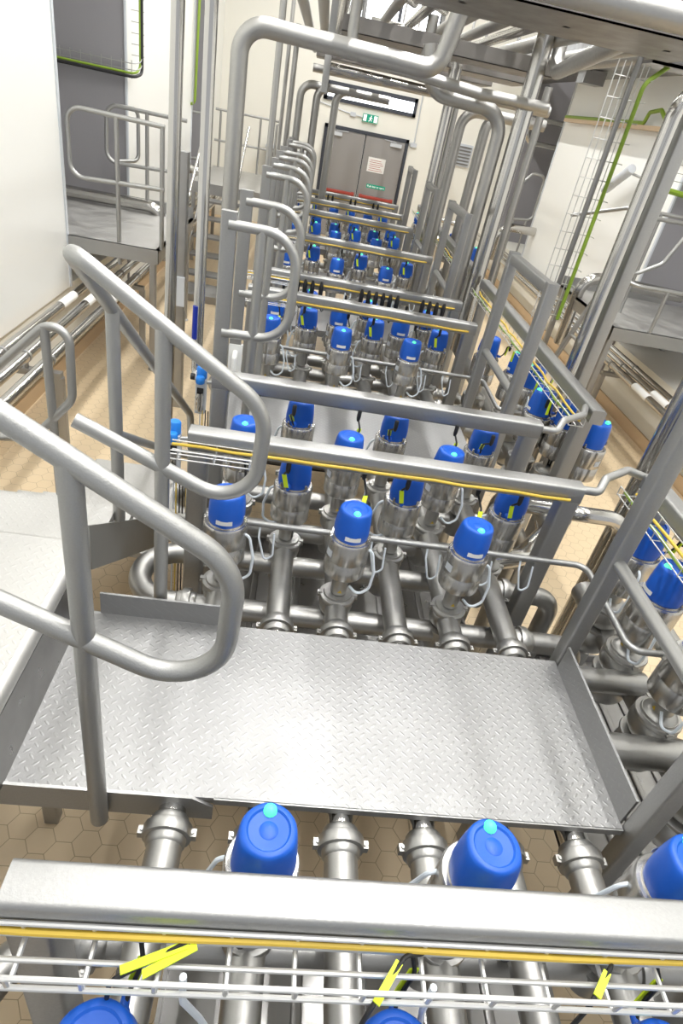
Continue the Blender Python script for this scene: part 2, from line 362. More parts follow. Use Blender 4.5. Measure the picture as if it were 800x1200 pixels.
# ------------------------------------------------------------------ valves
ZB = -1.73                                        # underside of the valve bodies
def L_(z): return z-ZB
def make_valve(big, reach, label):
    """origin on the valve axis at the underside of the body; the front (indicator, name plate) looks to -y, the cable leaves at +y"""
    k = 1.0
    root = thing('valve', (0,0,-60), label, 'valve')
    if big: zc0, zc1, za, zl, ra, rc = -1.19, -1.055, -1.375, -1.455, .086, .068
    else: zc0, zc1, za, zl, ra, rc = -1.241, -1.123, -1.400, -1.500, .0755, .0625
    zc0, zc1, za, zl = map(L_, (zc0, zc1, za, zl)); hc = zc1-zc0
    # blue control head
    s = rc/.060
    pr = [(.050,.0),(.057,.005),(.060,.03),(.0597,.06),(.0580,.088),(.0555,.118),(.0530,.138),(.0505,.145),(.0465,.148),(.0400,.149),(.0365,.144),(.017,.142),(.015,.144),(.001,.144)]
    pr = [(r*s, zc0+h*hc/.149) for r, h in pr]
    def md(j, a):
        q = {0:.6,1:.8,2:1,3:1,4:.9,5:.7,6:.4,7:.15}.get(j, 0)
        return 1+q*(.045*math.cos(3*(a+PI/2))+.03*math.cos(6*(a+PI/2)))
    cap = part('control_head', MB().lathe((0,0,0), pr, n=36, mod=md), 'blue', root, 'blue plastic head', True)
    part('indicator_light', MB().sphere((0,-.036*s,zc1-.004),.0130*s,12,8), 'led', cap, 'lit turquoise indicator', True)
    m = MB()
    zl0 = zc0+.020
    for q in range(6):
        a0 = -PI/2+(-.42+.14*q); a1 = a0+.14
        P = [(math.cos(a)*(rc*1.075), math.sin(a)*(rc*1.075), z) for a, z in ((a0,zl0),(a1,zl0),(a1,zl0+.016),(a0,zl0+.016))]
        m.f.append(tuple(m.ring(P)))
        m.f.append(tuple(reversed(m.ring([(x*.97,y*.97,z) for x,y,z in P]))))
    part('name_plate', m, 'white_label', cap, 'blank white strip', True)
    # screws round the foot
    for q in (0, 1):
        a = PI/4+q*PI/2; part('screw', MB().lathe((math.cos(a)*rc*1.04, math.sin(a)*rc*1.04, zc0+.010), [(.006,-.006),(.006,.012),(.004,.015)], n=8), 'bright', cap, None, True)
    # actuator drum with flange and waist groove
    part('actuator', MB().lathe((0,0,0), [(ra*.86,za),(ra*.98,za+.004),(ra,za+.008),(ra,za+(zc0-za)*.42),(ra*.985,za+(zc0-za)*.43),(ra*.985,za+(zc0-za)*.46),(ra,za+(zc0-za)*.47),(ra,zc0-.012),(ra*.98,zc0-.004),(ra*.95,zc0-.001),(ra*.80,zc0-.001),(ra*.80,zc0+.004),(ra*.5,zc0+.004)], n=32), 'brushed', root, None, True)
    m = MB()
    for q in range(4):
        a0 = PI*1.08+.11*q; a1 = a0+.11; hz = za+(zc0-za)*.55
        P = [(math.cos(a)*(ra+.0008), math.sin(a)*(ra+.0008), z) for a, z in ((a0,hz),(a1,hz),(a1,hz+.030),(a0,hz+.030))]
        m.f.append(tuple(m.ring(P))); m.f.append(tuple(reversed(m.ring([(x*.985,y*.985,z) for x,y,z in P]))))
    part('type_label', m, 'conduit', root, 'pale grey label', True)
    # lantern: open sleeve with the stem inside
    m = MB(); rl = .030 if not big else .036; n = 20; a0, a1 = PI*.97, PI*2.75
    ri = [m.ring([(r*math.cos(a0+(a1-a0)*q/n), r*math.sin(a0+(a1-a0)*q/n), z) for q in range(n+1)]) for r, z in ((rl,zl),(rl,za),(rl-.004,za),(rl-.004,zl))]
    for i in range(4): m.skin(ri[i], ri[(i+1)%4], False)
    for e in (0, n): m.f.append(tuple(r[e] for r in ri))
    lan = part('lantern', m, 'cast', root, None, True)
    part('stem', MB().lathe((0,0,0), [(.009,zl),(.009,za)], n=10), 'bright', lan, None, True)
    m = MB(); m.prism([(-.006,-rl-.0012,zl+.014),(.010,-rl-.0012,zl+.014),(.002,-rl-.0012,zl+.028)], (0,.002,0)); part('warning_sticker', m, 'yellow', lan, 'yellow triangle sticker', True)
    # body
    rb = .064 if not big else .082
    m = MB(); zb0 = 0.0
    if not big:
        pr = [(.035,.0),(.046,.004),(.052,.02),(.054,.08),(.05,.105)]
        for q in range(9):
            a = -PI/2+PI*(.12+.88*q/8)*.86; pr.append((rb*math.cos(a), .172+rb*.95*math.sin(a)))
    else:
        pr = [(.03,-.02)]
        for cz in (.07, .215):
            for q in range(11):
                a = -PI/2+PI*(q+.9)/11.8; pr.append((rb*math.cos(a), cz+rb*math.sin(a)))
    m.lathe((0,0,0), pr+[(.034,zl-.004)], n=28); body = part('valve_body', m, 'pipe', root, None, True)
    # bonnet clamp
    m = MB(); rr = .066 if not big else .078
    m.lathe((0,0,0), [(rr*.55,zl-.004),(rr*.8,zl-.004),(rr*.83,zl-.012),(rr,zl-.014),(rr*1.03,zl-.018),(rr*1.03,zl-.026),(rr,zl-.030),(rr*.8,zl-.032)], n=28)
    for sx in (-1, 1): m.box((sx*rr*1.0-.009,-.008,zl-.030),(sx*rr*1.0+.009,.008,zl-.010)); m.lathe((sx*(rr*1.0+.005),-.013,zl-.020), [(.0045,0),(.0045,.026)], axis=(0,1,0), n=8)
    part('bonnet_clamp', m, 'cast', root, None, True)
    if big:
        part('middle_clamp', MB().lathe((0,0,0), [(.070,.135),(.084,.137),(.086,.143),(.084,.149),(.070,.151)], n=28), 'cast', root, None, True)
    # air hose looping down from the drum
    part('air_hose', MB().tube([(ra*.7,-.02,zc0-.03),(ra*1.15,-.02,zc0-.045),(ra*1.42,-.03,za+.03),(ra*1.36,-.035,za-.045),(ra*.85,-.04,za-.075),(.030,-.03,za-.045)],.0052,8,.03), 'hose', root, 'pale blue hose', True)
    # signal cable up to the beam, with gland, plug and tag
    zb = L_(-1.075)
    m = MB().tube([(.022,rc*.8,zc0+.02),(.024,rc+.022,zc0+.022),(.034,rc+.034,zc0+.055),(.044,rc*.5+reach*.55,zc1-.02),(.032,reach,zb-.035)],.0040,8,.03)
    ca = part('signal_cable', m, 'black', cap, 'black cable', True)
    part('gland', MB().lathe((.022,rc*.7,zc0+.02), [(.011,0),(.011,.022),(.008,.026),(.007,.04)], axis=(0,1,0), n=10), 'blue', cap, None, True)
    part('plug', MB().lathe((.032,reach,zb-.045), [(.005,0),(.008,.008),(.0092,.02),(.0092,.045),(.007,.05)], n=10), 'black', ca, None, True)
    d = (V((.044, rc*.5+reach*.55, zc1-.02))-V((.034,rc+.034,zc0+.055))).normalized(); p = V((.036,rc+.038,zc0+.068))+V((0,.006,0))
    m = MB(); sd = V((1,.1,0)); nn = sd.cross(d).normalized()
    a = p-d*.032; b = p+d*.032
    m.prism([a-sd*.0085, a+sd*.0085, b+sd*.0085, b-sd*.0085], nn*.003); part('cable_tag', m, 'lime', ca, 'lime yellow tag', True)
    return root
P_A = make_valve(False, .19, 'x'); P_B = make_valve(False, .135, 'x'); P_R = make_valve(True, .13, 'x')
used = set()
def place(proto, x, y, label, group, flip=False, dz=0., rz=None):
    if id(proto) not in used: used.add(id(proto)); o = proto
    else: o = copy_tree(proto)
    o.location = (x, y, ZB+HC+dz); o.rotation_euler.z = (PI if flip else 0)+(rz or 0); o['label'] = label; o['group'] = group; return o
XA = (-.146, .289, .722); XB = (.075, .512, .941)
LCR = ('left','middle','right')
def row(y, kind, where, group, dz=0.):
    xs = XA if kind in 'AC' else XB
    for i, x in enumerate(xs):
        place(P_A if kind in 'AD' else P_B, x, y, f'blue-capped steel valve, {LCR[i]} of three in the {where}', group, kind in 'BD', dz)
PER = 1.931
g0 = 'valves in front of the nearest tread plate'
row(.285, 'C', 'row under the foreground cable tray', g0); row(.598, 'D', 'row between foreground beam and nearest tread plate', g0)
for n in (0, 1):
    wh = ('behind the nearest tread plate', 'beyond the second tread plate')[n]; g = 'valves of the block '+wh; d = PER*n
    for kd, y, nm in (('A',1.71,'front row'),('B',2.005,'second row'),('C',2.248,'third row'),('D',2.53,'rear row')):
        row(y+d, kd, f'{nm} {wh}', g, -.03 if (n == 1 and kd in 'CD') else 0)
g = 'valves of the third block'
row(5.55,'A','front row beyond the third tread plate',g); row(5.88,'B','rear row beyond the third tread plate',g)
g = 'valves of the fourth block'
for kd, y, nm in (('A',6.83,'front row'),('B',7.12,'second row'),('C',7.29,'third row'),('D',7.58,'rear row')): row(y, kd, f'{nm} of the distant fourth block', g)
g = 'valves nearest the far door'
row(8.43,'A','last block before the door, front row',g); row(8.68,'B','last block before the door, rear row',g)
RV = [(1.42,.70),(1.40,1.02),(1.40,1.30),(1.41,1.59),(1.45,1.86),(1.60,2.79),(1.53,2.99),(1.41,3.11),(1.48,3.52),(1.45,3.72),(1.30,3.96),(1.60,6.04),(1.56,6.49),(1.78,7.01),(1.70,7.67),(1.45,8.9)]
for i, (x, y) in enumerate(RV):
    if i < 5: lb = f'large blue-capped valve, {ORD[i]} from the front beside the nearest tread plate, right'; g = 'large valves beside the nearest tread plate'
    elif i < 11: lb = f'large blue-capped valve, {ORD[i-5]} from the front beneath the long right-hand beam'; g = 'large valves beneath the long right-hand beam'
    else: lb = f'distant large blue-capped valve among the right risers, {ORD[i-11]} from the front'; g = 'large valves among the right risers'
    place(P_R, x, y, lb, g, dz=-.055 if i < 11 else 0, rz=PI*.5 if x > 1.5 else -PI*.5)

# ------------------------------------------------------------------ manifold pipes
RP = .043; ZY = -1.555; ZX = -1.655
def clamp(c, axis, r, parent, nm='union'):
    m = MB().lathe(c, [(r*1.0,-.036),(r*1.12,-.03),(r*1.15,-.016),(r*1.38,-.014),(r*1.42,-.008),(r*1.42,.012),(r*1.38,.016),(r*1.12,.018),(r*1.10,.034),(r*1.0,.04)], axis=axis, n=24)
    x, _ = basis(axis)
    for s_ in (-1, 1):
        p = V(c)+x*(s_*r*1.42); m.box(p-V((.010,.010,.011)), p+V((.010,.010,.011))); m.lathe(p-V((0,0,.016)), [(.005,0),(.005,.032)], n=8)
    return part(nm, m, 'cast', parent)
ci = 0
for xs, kd in ((XA,'A'), (XB,'B')):
    for i, x in enumerate(xs):
        lb = f'grey steel pipe running lengthwise under the {LCR[i]} {"front" if kd=="A" else "second"}-row valves'
        o = thing('manifold_pipe', (x, 1.2, ZY-RP), lb, 'pipe', 'lengthwise manifold pipes')
        ys = [-.9, .80, 1.535, 2.76, 3.46, 4.70, 5.40, 9.1]
        for a, b, mt, r in ((-.9,.80,'pipe',RP),(.80,1.535,'bright',RP*.82),(1.535,2.76,'pipe',RP),(2.76,3.46,'bright',RP*.82),(3.46,4.70,'pipe',RP),(4.70,5.40,'bright',RP*.82),(5.40,9.1,'pipe',RP)):
            part('pipe_section', MB().tube([(x,a,ZY),(x,b,ZY)], r, 20), mt, o)
        for y in ys[1:-1]: clamp((x,y,ZY), (0,1,0), RP, o)
def header(y0, y1, where, xr0=1.30, xr1=1.30):
    o = thing('header_pipe', (.3, (y0+y1)/2, ZX-RP), f'crosswise U-bent header pipe {where}', 'pipe', 'crosswise header pipes')
    q = (y1-y0)/2*.98; part('pipe_section', MB().tube([(xr0,y0,F),(xr0,y0,ZX),(-.47,y0,ZX),(-.47,y1,ZX),(xr1,y1,ZX),(xr1,y1,F)], RP, 18, [.09,q,q,.09], 10), 'pipe', o)
    for x in (-.27, 1.06):
        for y in (y0, y1): clamp((x,y,ZX), (1,0,0), RP, o)
header(.285,.598,'under the foreground cable tray')
for n in (0,1):
    wh = ('behind the nearest tread plate','beyond the second tread plate')[n]
    header(1.71+PER*n, 2.005+PER*n, 'in front half of the block '+wh); header(2.248+PER*n, 2.53+PER*n, 'in rear half of the block '+wh)
header(5.55,5.88,'of the block beyond the third tread plate'); header(6.83,7.12,'at the front of the fourth block'); header(7.29,7.58,'at the rear of the fourth block'); header(8.43,8.68,'nearest the far door')
# lengthwise pipe under the right-hand valves, with elbows
o = thing('manifold_pipe', (1.48,1.2,ZX-.06), 'wide lengthwise pipe joining the large valves at the right', 'pipe')
part('pipe_section', MB().tube([(1.48,-.6,ZX-.01),(1.48,2.1,ZX-.01)], .055, 20), 'pipe', o)
part('branch', MB().tube([(1.12,1.20,ZX+.05),(1.30,1.20,ZX+.05),(1.47,1.20,ZX+.05)], .056, 20), 'pipe', o)
part('branch', MB().tube([(1.06,1.50,ZX+.05),(1.47,1.50,ZX+.05)], .046, 20), 'pipe', o)
part('branch', MB().tube([(1.48,.85,ZX+.12),(1.62,1.15,ZX+.12),(1.62,1.75,ZX+.12)], .05, 20, .14), 'pipe', o)
o = thing('manifold_pipe', (1.5,3.4,ZX-.06), 'wide lengthwise pipe beneath the long right-hand beam', 'pipe')
part('pipe_section', MB().tube([(1.48,2.6,ZX),(1.48,9.2,ZX)], .055, 20), 'pipe', o)
solo('bent_pipe', MB().tube([(.94,2.13,ZX),(.96,2.13,-1.60),(1.18,2.20,-1.59),(1.47,2.50,-1.53),(1.48,2.56,ZX-.1),(1.48,2.75,ZX-.02)], .048, 20, [.05,.12,.10,.1]), 'bright', 'shiny bent pipe rising behind the steel posts right of the valves', 'pipe')
solo('bent_pipe', MB().tube([(1.20,2.78,-1.95),(1.20,2.72,-1.60),(1.20,2.38,-1.42),(1.36,2.22,-1.33),(1.60,2.22,-1.33),(1.62,2.22,F)], .036, 18, .10), 'bright', 'smaller shiny bent pipe above the gap between the right beams', 'pipe')
# compressed-air rails
def air_rail(y, label, tail=True):
    p = [(-.24,y,-1.35),(1.27,y,-1.35)]
    if tail: p += [(1.27,y-.44,-1.36),(1.62,y-.44,-1.36)]
    o = thing('air_rail', (.4,y,-1.37), label, 'pipe', 'compressed-air rails')
    part('tube', MB().tube(p, .0125, 12, .05), 'frame', o)
    for x in (-.03,.40,.62,.83,1.0): part('hose_loop', MB().tube([(x,y,-1.36),(x,y-.02,-1.40),(x+.03,y-.03,-1.50),(x+.06,y-.03,-1.47),(x+.055,y-.01,-1.38)], .004, 8, .02), 'hose', o)
air_rail(1.86, 'thin steel air rail across the block behind the nearest tread plate'); air_rail(1.86+PER, 'thin steel air rail across the block beyond the second tread plate'); air_rail(5.72, 'thin steel air rail across the distant third block', False)

# ------------------------------------------------------------------ drip trays under the valves
def tray(x0, x1, y0, y1, z, label):
    o = thing('drip_tray', ((x0+x1)/2, (y0+y1)/2, F), label, 'tray', 'drip trays')
    m = MB(); n = 4
    m.box((x0,y0,z),(x1,y1,z+.012)); m.box((x0,y0,z),(x0+.012,y1,z+.05)); m.box((x1-.012,y0,z),(x1,y1,z+.05)); m.box((x0,y0,z),(x1,y0+.012,z+.05)); m.box((x0,y1-.012,z),(x1,y1,z+.05))
    for k in range(1, 6):
        x = x0+(x1-x0)*k/6; m.bar((x,y0+.02,z+.012),(x,y1-.02,z+.012),.03,.016,.006)
    part('pan', m, 'panel', o)
    for x in (x0+.04, x1-.04):
        for y in (y0+.04, y1-.04): part('leg', MB().bar((x,y,F),(x,y,z),.04,.04,.005), 'frame', o)
tray(-.12,.98,-.6,.80,-2.05,'sheet steel drip tray under the foreground valves'); tray(-.24,1.02,1.56,2.72,-2.05,'sheet steel drip tray under the block behind the nearest tread plate')
tray(-.24,1.02,3.50,4.62,-2.05,'sheet steel drip tray beyond the second tread plate'); tray(1.16,1.78,.2,2.0,-2.02,'ridged drip tray right of the nearest tread plate')

# ------------------------------------------------------------------ cross beams, cable baskets, yellow cables
def cross_beam(y, label, x0=-.31, x1=1.13, posts=True, zt=-1.008):
    z = zt-.035
    o = thing('cross_beam', ((x0+x1)/2, y, F), label, 'beam', 'crosswise square beams')
    part('beam', MB().bar((x0,y,z),(x1,y,z),.07,.07,.010), 'frame', o)
    if posts:
        for x in (x0+.035, x1-.035): part('post', MB().bar((x,y,F),(x,y,z-.03),.07,.07,.010,up=(0,1,0)), 'frame', o)
def basket(y, where, x0=-.36, x1=-.06, z=-1.078, cable=True, cx1=None, w=.0026):
    """wire tray hung on the front of a beam"""
    o = thing('cable_basket', ((x0+x1)/2, y-.03, z), f'bright wire cable basket on the front of the {where}', 'cable tray', 'wire cable baskets')
    yb, yf = y-.040, y-.105
    m = MB()
    for yy, zz in ((yb,z+.035),(yb,z),(y-.072,z),(yf,z),(yf,z+.032)): m.tube([(x0,yy,zz),(x1,yy,zz)], w, 8)
    n = int((x1-x0)/.1)
    for k in range(n+1):
        x = x0+.03+k*(x1-x0-.06)/n
        m.tube([(x,yb,z+.036),(x,yb,z-.004),(x,yf,z-.004),(x,yf,z+.034)], w, 6)
    part('wire_mesh', m, 'galvanised', o)
    if cable:
        m = MB(); pts = []
        for k in range(15):
            x = x0+((cx1 or x1)-x0)*k/14; pts.append((x, yb-.004+.002*math.sin(k*1.7), z+.022+.002*math.sin(k*2.3)))
        m.tube(pts, .0058, 8); solo('cable_run', m, 'yellow', f'yellow cable lying in the wire basket of the {where}', 'cable', 'yellow cables')
BW = ['foreground beam','beam over the nearest valve block','beam behind the nearest valve block','beam over the second valve block','beam behind the second valve block','beam over the third valve block','beam before the fourth valve block','beam behind the fourth valve block','last beam before the far door']
BY = [.435, 1.895, 2.42, 3.826, 4.326, 5.757, 7.20, 8.06, 8.86]
cross_beam(.435, 'thick square steel beam crossing the foreground above a wire basket', -.31, 1.75)
basket(.435, BW[0], -.60, 1.75, w=.0042)
for i in range(1, 9):
    cross_beam(BY[i], f'square steel {BW[i]}, on two posts')
    if i != 2: basket(BY[i], BW[i], cx1=1.08)
# extra plugs in a row along the far beams
for bi, xs in ((4, (-.02,.03,.08,.14,.42,.47,.52,.57,.62,.67,.85,.90,.95,1.0)), (8,(.2,.26,.5,.56,.8,.86))):
    y = BY[bi]; o = thing('plug_row', (.5, y-.02, -1.20), f'row of black cable plugs hanging from the {BW[bi]}', 'cable plugs', 'rows of cable plugs')
    for x in xs:
        p = part('plug', MB().lathe((x,y-.055,-1.125), [(.008,0),(.015,.01),(.016,.06),(.012,.08),(.007,.095)], n=8), 'black', o)
        part('lead', MB().tube([(x,y-.055,-1.12),(x+.01,y-.06,-1.20),(x+.03,y-.02,-1.24),(x+.05,y+.04,-1.20)], .004, 6, .03), 'black', p)

for k, (x, y) in enumerate(((-.035,.345),(.335,.345),(.93,.35))):
    solo('air_hose', MB().tube([(x,y,-1.06),(x+.002,y-.004,-1.14),(x+.03,y+.01,-1.26),(x+.06,y+.02,-1.40),(x+.075,y+.02,-1.50)],.0055,8,.06), 'hose', f'pale blue air hose hanging from the foreground basket, {ORD[k]} from the left', 'hose', 'hoses hanging from the foreground basket')
TG = [((-.125,.352),(-.035,.385),(-.005,.40),'a pair, leftmost'),((.247,.325),(.285,.375),(.325,.39),'middle, slanting'),((.60,.345),(.625,.375),(.64,.392),'rightmost, slanting')]
for k, (a, b, c, w_) in enumerate(TG):
    t = thing('tagged_lead', (a[0],a[1],-1.10), f'black cable lead with lime tag lying in the foreground wire basket, {w_}', 'cable', 'tagged leads in the foreground basket')
    A = V((a[0],a[1],-1.070)); B = V((b[0],b[1],-1.060)); sd = (B-A).cross(V((0,0,1))).normalized()*.006
    part('cable_tag', MB().prism([A-sd,A+sd,B+sd,B-sd],(0,0,.003)), 'lime', t, 'lime yellow tag')
    if k == 0:
        D = V((.032,-.004,0)); part('cable_tag', MB().prism([A+D-sd,A+D+sd,B+D*.4+sd,B+D*.4-sd],(0,0,.003)), 'lime', t, 'lime yellow tag')
    part('lead', MB().tube([A+V((-.02,-.02,-.10)),A+V((-.012,-.01,-.008)),B+V((.01,.008,.004)),V((c[0],c[1],-1.066)),V((c[0]+.02,.415,-1.085))],.0038,8,.02), 'black', t)
# ------------------------------------------------------------------ tread plates between the blocks
PX0, PX1, PY0, PY1, PZ = -.55, 1.07, .867, 1.47, -1.5
o = thing('tread_plate', (.25, 1.17, PZ-.12), 'large grey diamond tread plate in the foreground', 'walkway plate')
m = MB(); m.box((PX0-.06,PY0,PZ-.012),(PX1,PY1,PZ)); part('deck', m, 'checker', o)
m = MB(); m.box((PX1-.002,PY0+.27,PZ),(PX1+.006,PY1-.03,PZ+.105)).prism([(PX1-.002,PY0+.27,PZ+.105),(PX1-.002,PY0+.27,PZ-.01),(PX1-.002,PY0+.02,PZ-.01),(PX1-.002,PY0+.02,PZ+.105)],(.008,0,0)); part('kick_plate', m, 'checker', o)
m = MB(); m.box((-.50,PY1-.006,PZ-.01),(-.055,PY1+.002,PZ+.085)); part('kick_plate', m, 'checker', o)
m = MB(); m.prism([(-.95,PY0-.008,PZ+.004),(-.10,PY0-.008,PZ+.004),(-.045,PY0-.008,PZ-.030),(-.045,PY0-.008,PZ-.085),(-.95,PY0-.008,PZ-.085)],(0,.008,0)); part('fascia', m, 'frame', o)
part('front_lip', MB().box((-.045,PY0-.004,PZ-.022),(PX1,PY0+.002,PZ)), 'frame', o)
for y in (PY0+.04, PY1-.05): part('support', MB().bar((-.3,y,PZ-.045),(PX1,y,PZ-.045),.03,.05,.004), 'frame', o)
PL = [(2.79,3.40,'second tread plate, beyond the nearest valve block'),(4.72,5.33,'third tread plate, beyond the second valve block'),(6.10,6.62,'fourth tread plate, beyond the third valve block'),(7.78,8.2,'last tread plate, beyond the fourth valve block')]
for y0, y1, lb in PL:
    o = thing('tread_plate', (.38,(y0+y1)/2,PZ-.08), 'grey diamond '+lb, 'walkway plate', 'tread plates between the valve blocks')
    part('deck', MB().box((-.33,y0,PZ-.012),(1.07,y1,PZ)), 'checker', o); part('front_lip', MB().box((-.33,y0-.004,PZ-.05),(1.07,y0+.002,PZ)), 'frame', o)
# guard frames on the right of each plate: two square posts, top bar, tube knee rail
def guard(y0, y1, label, zt=-.50, foot=F):
    x = 1.10; o = thing('guard_frame', (x,(y0+y1)/2,foot), label, 'guard rail', 'guard frames right of the tread plates')
    for y in (y0, y1): part('post', MB().bar((x,y,foot),(x,y,zt),.055,.055,.008,up=(0,1,0)), 'frame', o)
    part('top_rail', MB().bar((x,y0+.026,zt-.030),(x,y1-.026,zt-.030),.05,.05,.008), 'frame', o); part('knee_rail', MB().tube([(x,y0+.02,-1.04),(x,y1-.02,-1.04)],.0212,16), 'rail', o)
guard(.855,1.485,'square steel guard frame at the right end of the nearest tread plate')
for (y0,y1,lb), nm in zip(PL, ('second','third','fourth','last')): guard(y0-.02,y1+.02,f'square steel guard frame at the right end of the {nm} tread plate')
# posts and D-shaped handrails left of the further plates
def d_rail(y, label, zt=-.50):
    o = thing('handrail', (-.31,y,F), label, 'handrail', 'D-shaped handrails left of the tread plates')
    part('square_post', MB().bar((-.325,y,F),(-.325,y,zt+.05),.065,.04,.006,up=(0,1,0)), 'frame', o)
    part('loop', MB().tube([(-.325,y-.01,zt),(-.03,y-.01,zt),(-.03,y-.01,zt-.455),(-.325,y-.01,zt-.455)],.0212,16,.14,9), 'rail', o)
    part('round_post', MB().tube([(-.185,y-.01,PZ-.1),(-.185,y-.01,zt)],.0212,16), 'rail', o)
for (y0,y1,lb), nm in zip(PL, ('second','third','fourth','last')):
    d_rail(y0-.03, f'D-shaped steel handrail at the front left of the {nm} tread plate'); d_rail(y1+.03, f'D-shaped steel handrail at the back left of the {nm} tread plate')

# ------------------------------------------------------------------ left platform, its stair and the two big handrails
o = thing('platform', (-1.1,.7,F), 'worn pale tread-plate platform at the left, one step above the big plate', 'platform')
part('deck', MB().box((-2.0,-1.0,-1.33),(-.60,1.56,-1.30)), 'checker_worn', o)
part('nosing', MB().tube([(-.598,-1.0,-1.328),(-.598,1.56,-1.328)],.0285,14), 'checker_worn', o)
part('riser', MB().prism([(-.585,-1.0,-1.345),(-.572,-1.0,-1.345),(-.552,-1.0,-1.50),(-.565,-1.0,-1.50)],(0,2.50,0)), 'panel', o)
part('rear_nosing', MB().tube([(-1.55,1.565,-1.325),(-.60,1.565,-1.325)],.025,12), 'checker_worn', o)
for x, y in ((-.75,.2),(-.75,1.45),(-1.8,1.45)): part('leg', MB().bar((x,y,F),(x,y,-1.33),.06,.06,.008,up=(0,1,0)), 'frame', o)
st = thing('stair', (-.9,2.6,F), 'steel stair going down from the left platform towards the far door', 'stair')
for k in range(1, 5):
    z = -1.38-.175*(k-1); y = 1.60+.26*(k-1)
    part('tread', MB().box((-1.16,y,z-.035),(-.565,y+.285,z)), 'checker_worn', st)
part('landing', MB().box((-1.16,2.62,-2.235),(-.565,3.52,-2.20)), 'checker_worn', st)
part('stringer', MB().prism([(-.558,1.555,-1.22),(-.558,2.98,-2.17),(-.558,3.53,-2.17),(-.558,3.53,-2.34),(-.558,2.94,-2.34),(-.558,1.555,-1.40)],(.008,0,0)), 'rail', st)
part('stringer', MB().prism([(-1.175,1.60,-1.56),(-1.175,2.36,-2.21),(-1.175,3.53,-2.21),(-1.175,3.53,-2.34),(-1.175,2.30,-2.34),(-1.175,1.60,-1.72)],(.010,0,0)), 'rail', st)
for x, y in ((-1.13,3.47),(-.60,3.47),(-1.13,2.42)): part('leg', MB().bar((x,y,F),(x,y,-2.235),.05,.05,.006,up=(0,1,0)), 'frame', st)
R_ = .0212
def zu(x): return -.419-.65*(x+.498)
hr = thing('handrail', (-.32,.84,PZ-.1), 'big sloping D-shaped tube handrail in the left foreground', 'handrail')
y = .84
part('loop', MB().tube([(-1.5,y,-.375),(-.565,y,zu(-.565)),(-.045,y,zu(-.045)),(-.055,y,-1.075),(-.565,y,-.81),(-1.5,y,-.80)],R_,20,[.2,.14,.15,.2],12), 'rail', hr)
part('post', MB().tube([(-.322,y,-1.585),(-.322,y,zu(-.322))],R_,20), 'rail', hr)
hr = thing('handrail', (-.32,1.5,PZ-.1), 'sloping tube handrail behind the big plate turning back down the stair', 'handrail')
y = 1.5
part('loop', MB().tube([(-.55,y,-.825),(-.50,y,-.848),(-.055,y,-1.06),(-.045,y,zu(-.045)),(-.535,y,zu(-.535)+.01),(-.55,1.60,-.44),(-.55,3.36,-1.70),(-.55,3.50,-2.19)],R_,20,[.03,.15,.14,.07,.06,.16],12), 'rail', hr)
part('post', MB().tube([(-.318,y,-1.50),(-.318,y,zu(-.318))],R_,20), 'rail', hr)
part('post', MB().tube([(-.55,1.87,-1.42),(-.55,1.87,-.63)],R_,20), 'rail', hr)
part('knee_rail', MB().tube([(-.55,1.87,-1.06),(-.55,3.40,-2.02)],R_*.8,16), 'rail', hr)
hr = thing('handrail', (-1.05,2.6,-2.2), 'thin tube handrail with round corner on the far side of the stair', 'handrail')
part('loop', MB().tube([(-1.60,2.6,-1.56),(-.945,2.6,-.895),(-.955,2.6,-1.33),(-1.15,2.6,-1.56),(-1.5,2.6,-1.60)],.019,16,[.07,.10,.08],9), 'rail', hr)
part('post', MB().tube([(-1.05,2.6,-2.22),(-1.05,2.6,-1.0)],.020,16), 'rail', hr)

# air service units on the posts left of the blocks
for (x, y), nm in (((-.43,2.26),'near'),((-.42,2.86),'far')):
    o = thing('air_service_unit', (x,y,-1.42), f'{nm} one of two grey air service units with light blue knobs', 'air service unit', 'air service units')
    part('body', MB().bar((x,y,-1.42),(x,y,-1.24),.05,.06,.008,up=(0,1,0)), 'conduit', o)
    part('knob', MB().lathe((x,y,-1.24), [(.020,0),(.026,.006),(.026,.05),(.021,.058)], n=14), 'blue_light', o, 'light blue knob')
    part('knob', MB().lathe((x+.0,y-.045,-1.25), [(.018,0),(.022,.006),(.022,.03),(.018,.036)], n=14), 'blue_light', o, 'light blue knob')
    part('gauge', MB().lathe((x-.03,y-.02,-1.23), [(.014,0),(.016,.004),(.016,.02)], axis=(-1,0,0), n=14), 'black', o)
    part('bowl', MB().lathe((x,y-.045,-1.40), [(.010,0),(.018,.01),(.018,.08),(.015,.10)], n=12), 'bright', o)
    part('valve_block', MB().box((x-.016,y-.034,-1.33),(x+.016,y-.028,-1.28)).box((x-.010,y-.034,-1.40),(x+.012,y-.028,-1.37)), 'black', o)
    part('mount', MB().tube([(x+.02,y,-1.26),(-.33,y+.02,-1.26)],.009,8), 'frame', o)
    part('air_line', MB().tube([(x,y,-1.42),(x,y+.01,F+.3)],.0035,6), 'hose', o)
    for k in range(6): part('air_line', MB().tube([(x+.016+.014*k,y-.03+.008*(k%2),-1.40),(x+.02+.014*k,y-.02,-1.9),(x+.018+.015*k,y,-2.4)],.003,6), 'black' if k%3 else 'yellow', o)
# notice holder beside the second handrail
o = thing('bracket', (-.255,2.72,-1.16), 'white plastic bracket on the post beside the second tread plate', 'bracket')
part('plate', MB().box((-.285,2.735,-1.18),(-.225,2.745,-1.00)), 'white_label', o); part('hook', MB().tube([(-.255,2.73,-1.03),(-.255,2.70,-1.05),(-.255,2.70,-1.12)],.012,8,.01), 'white_label', o)

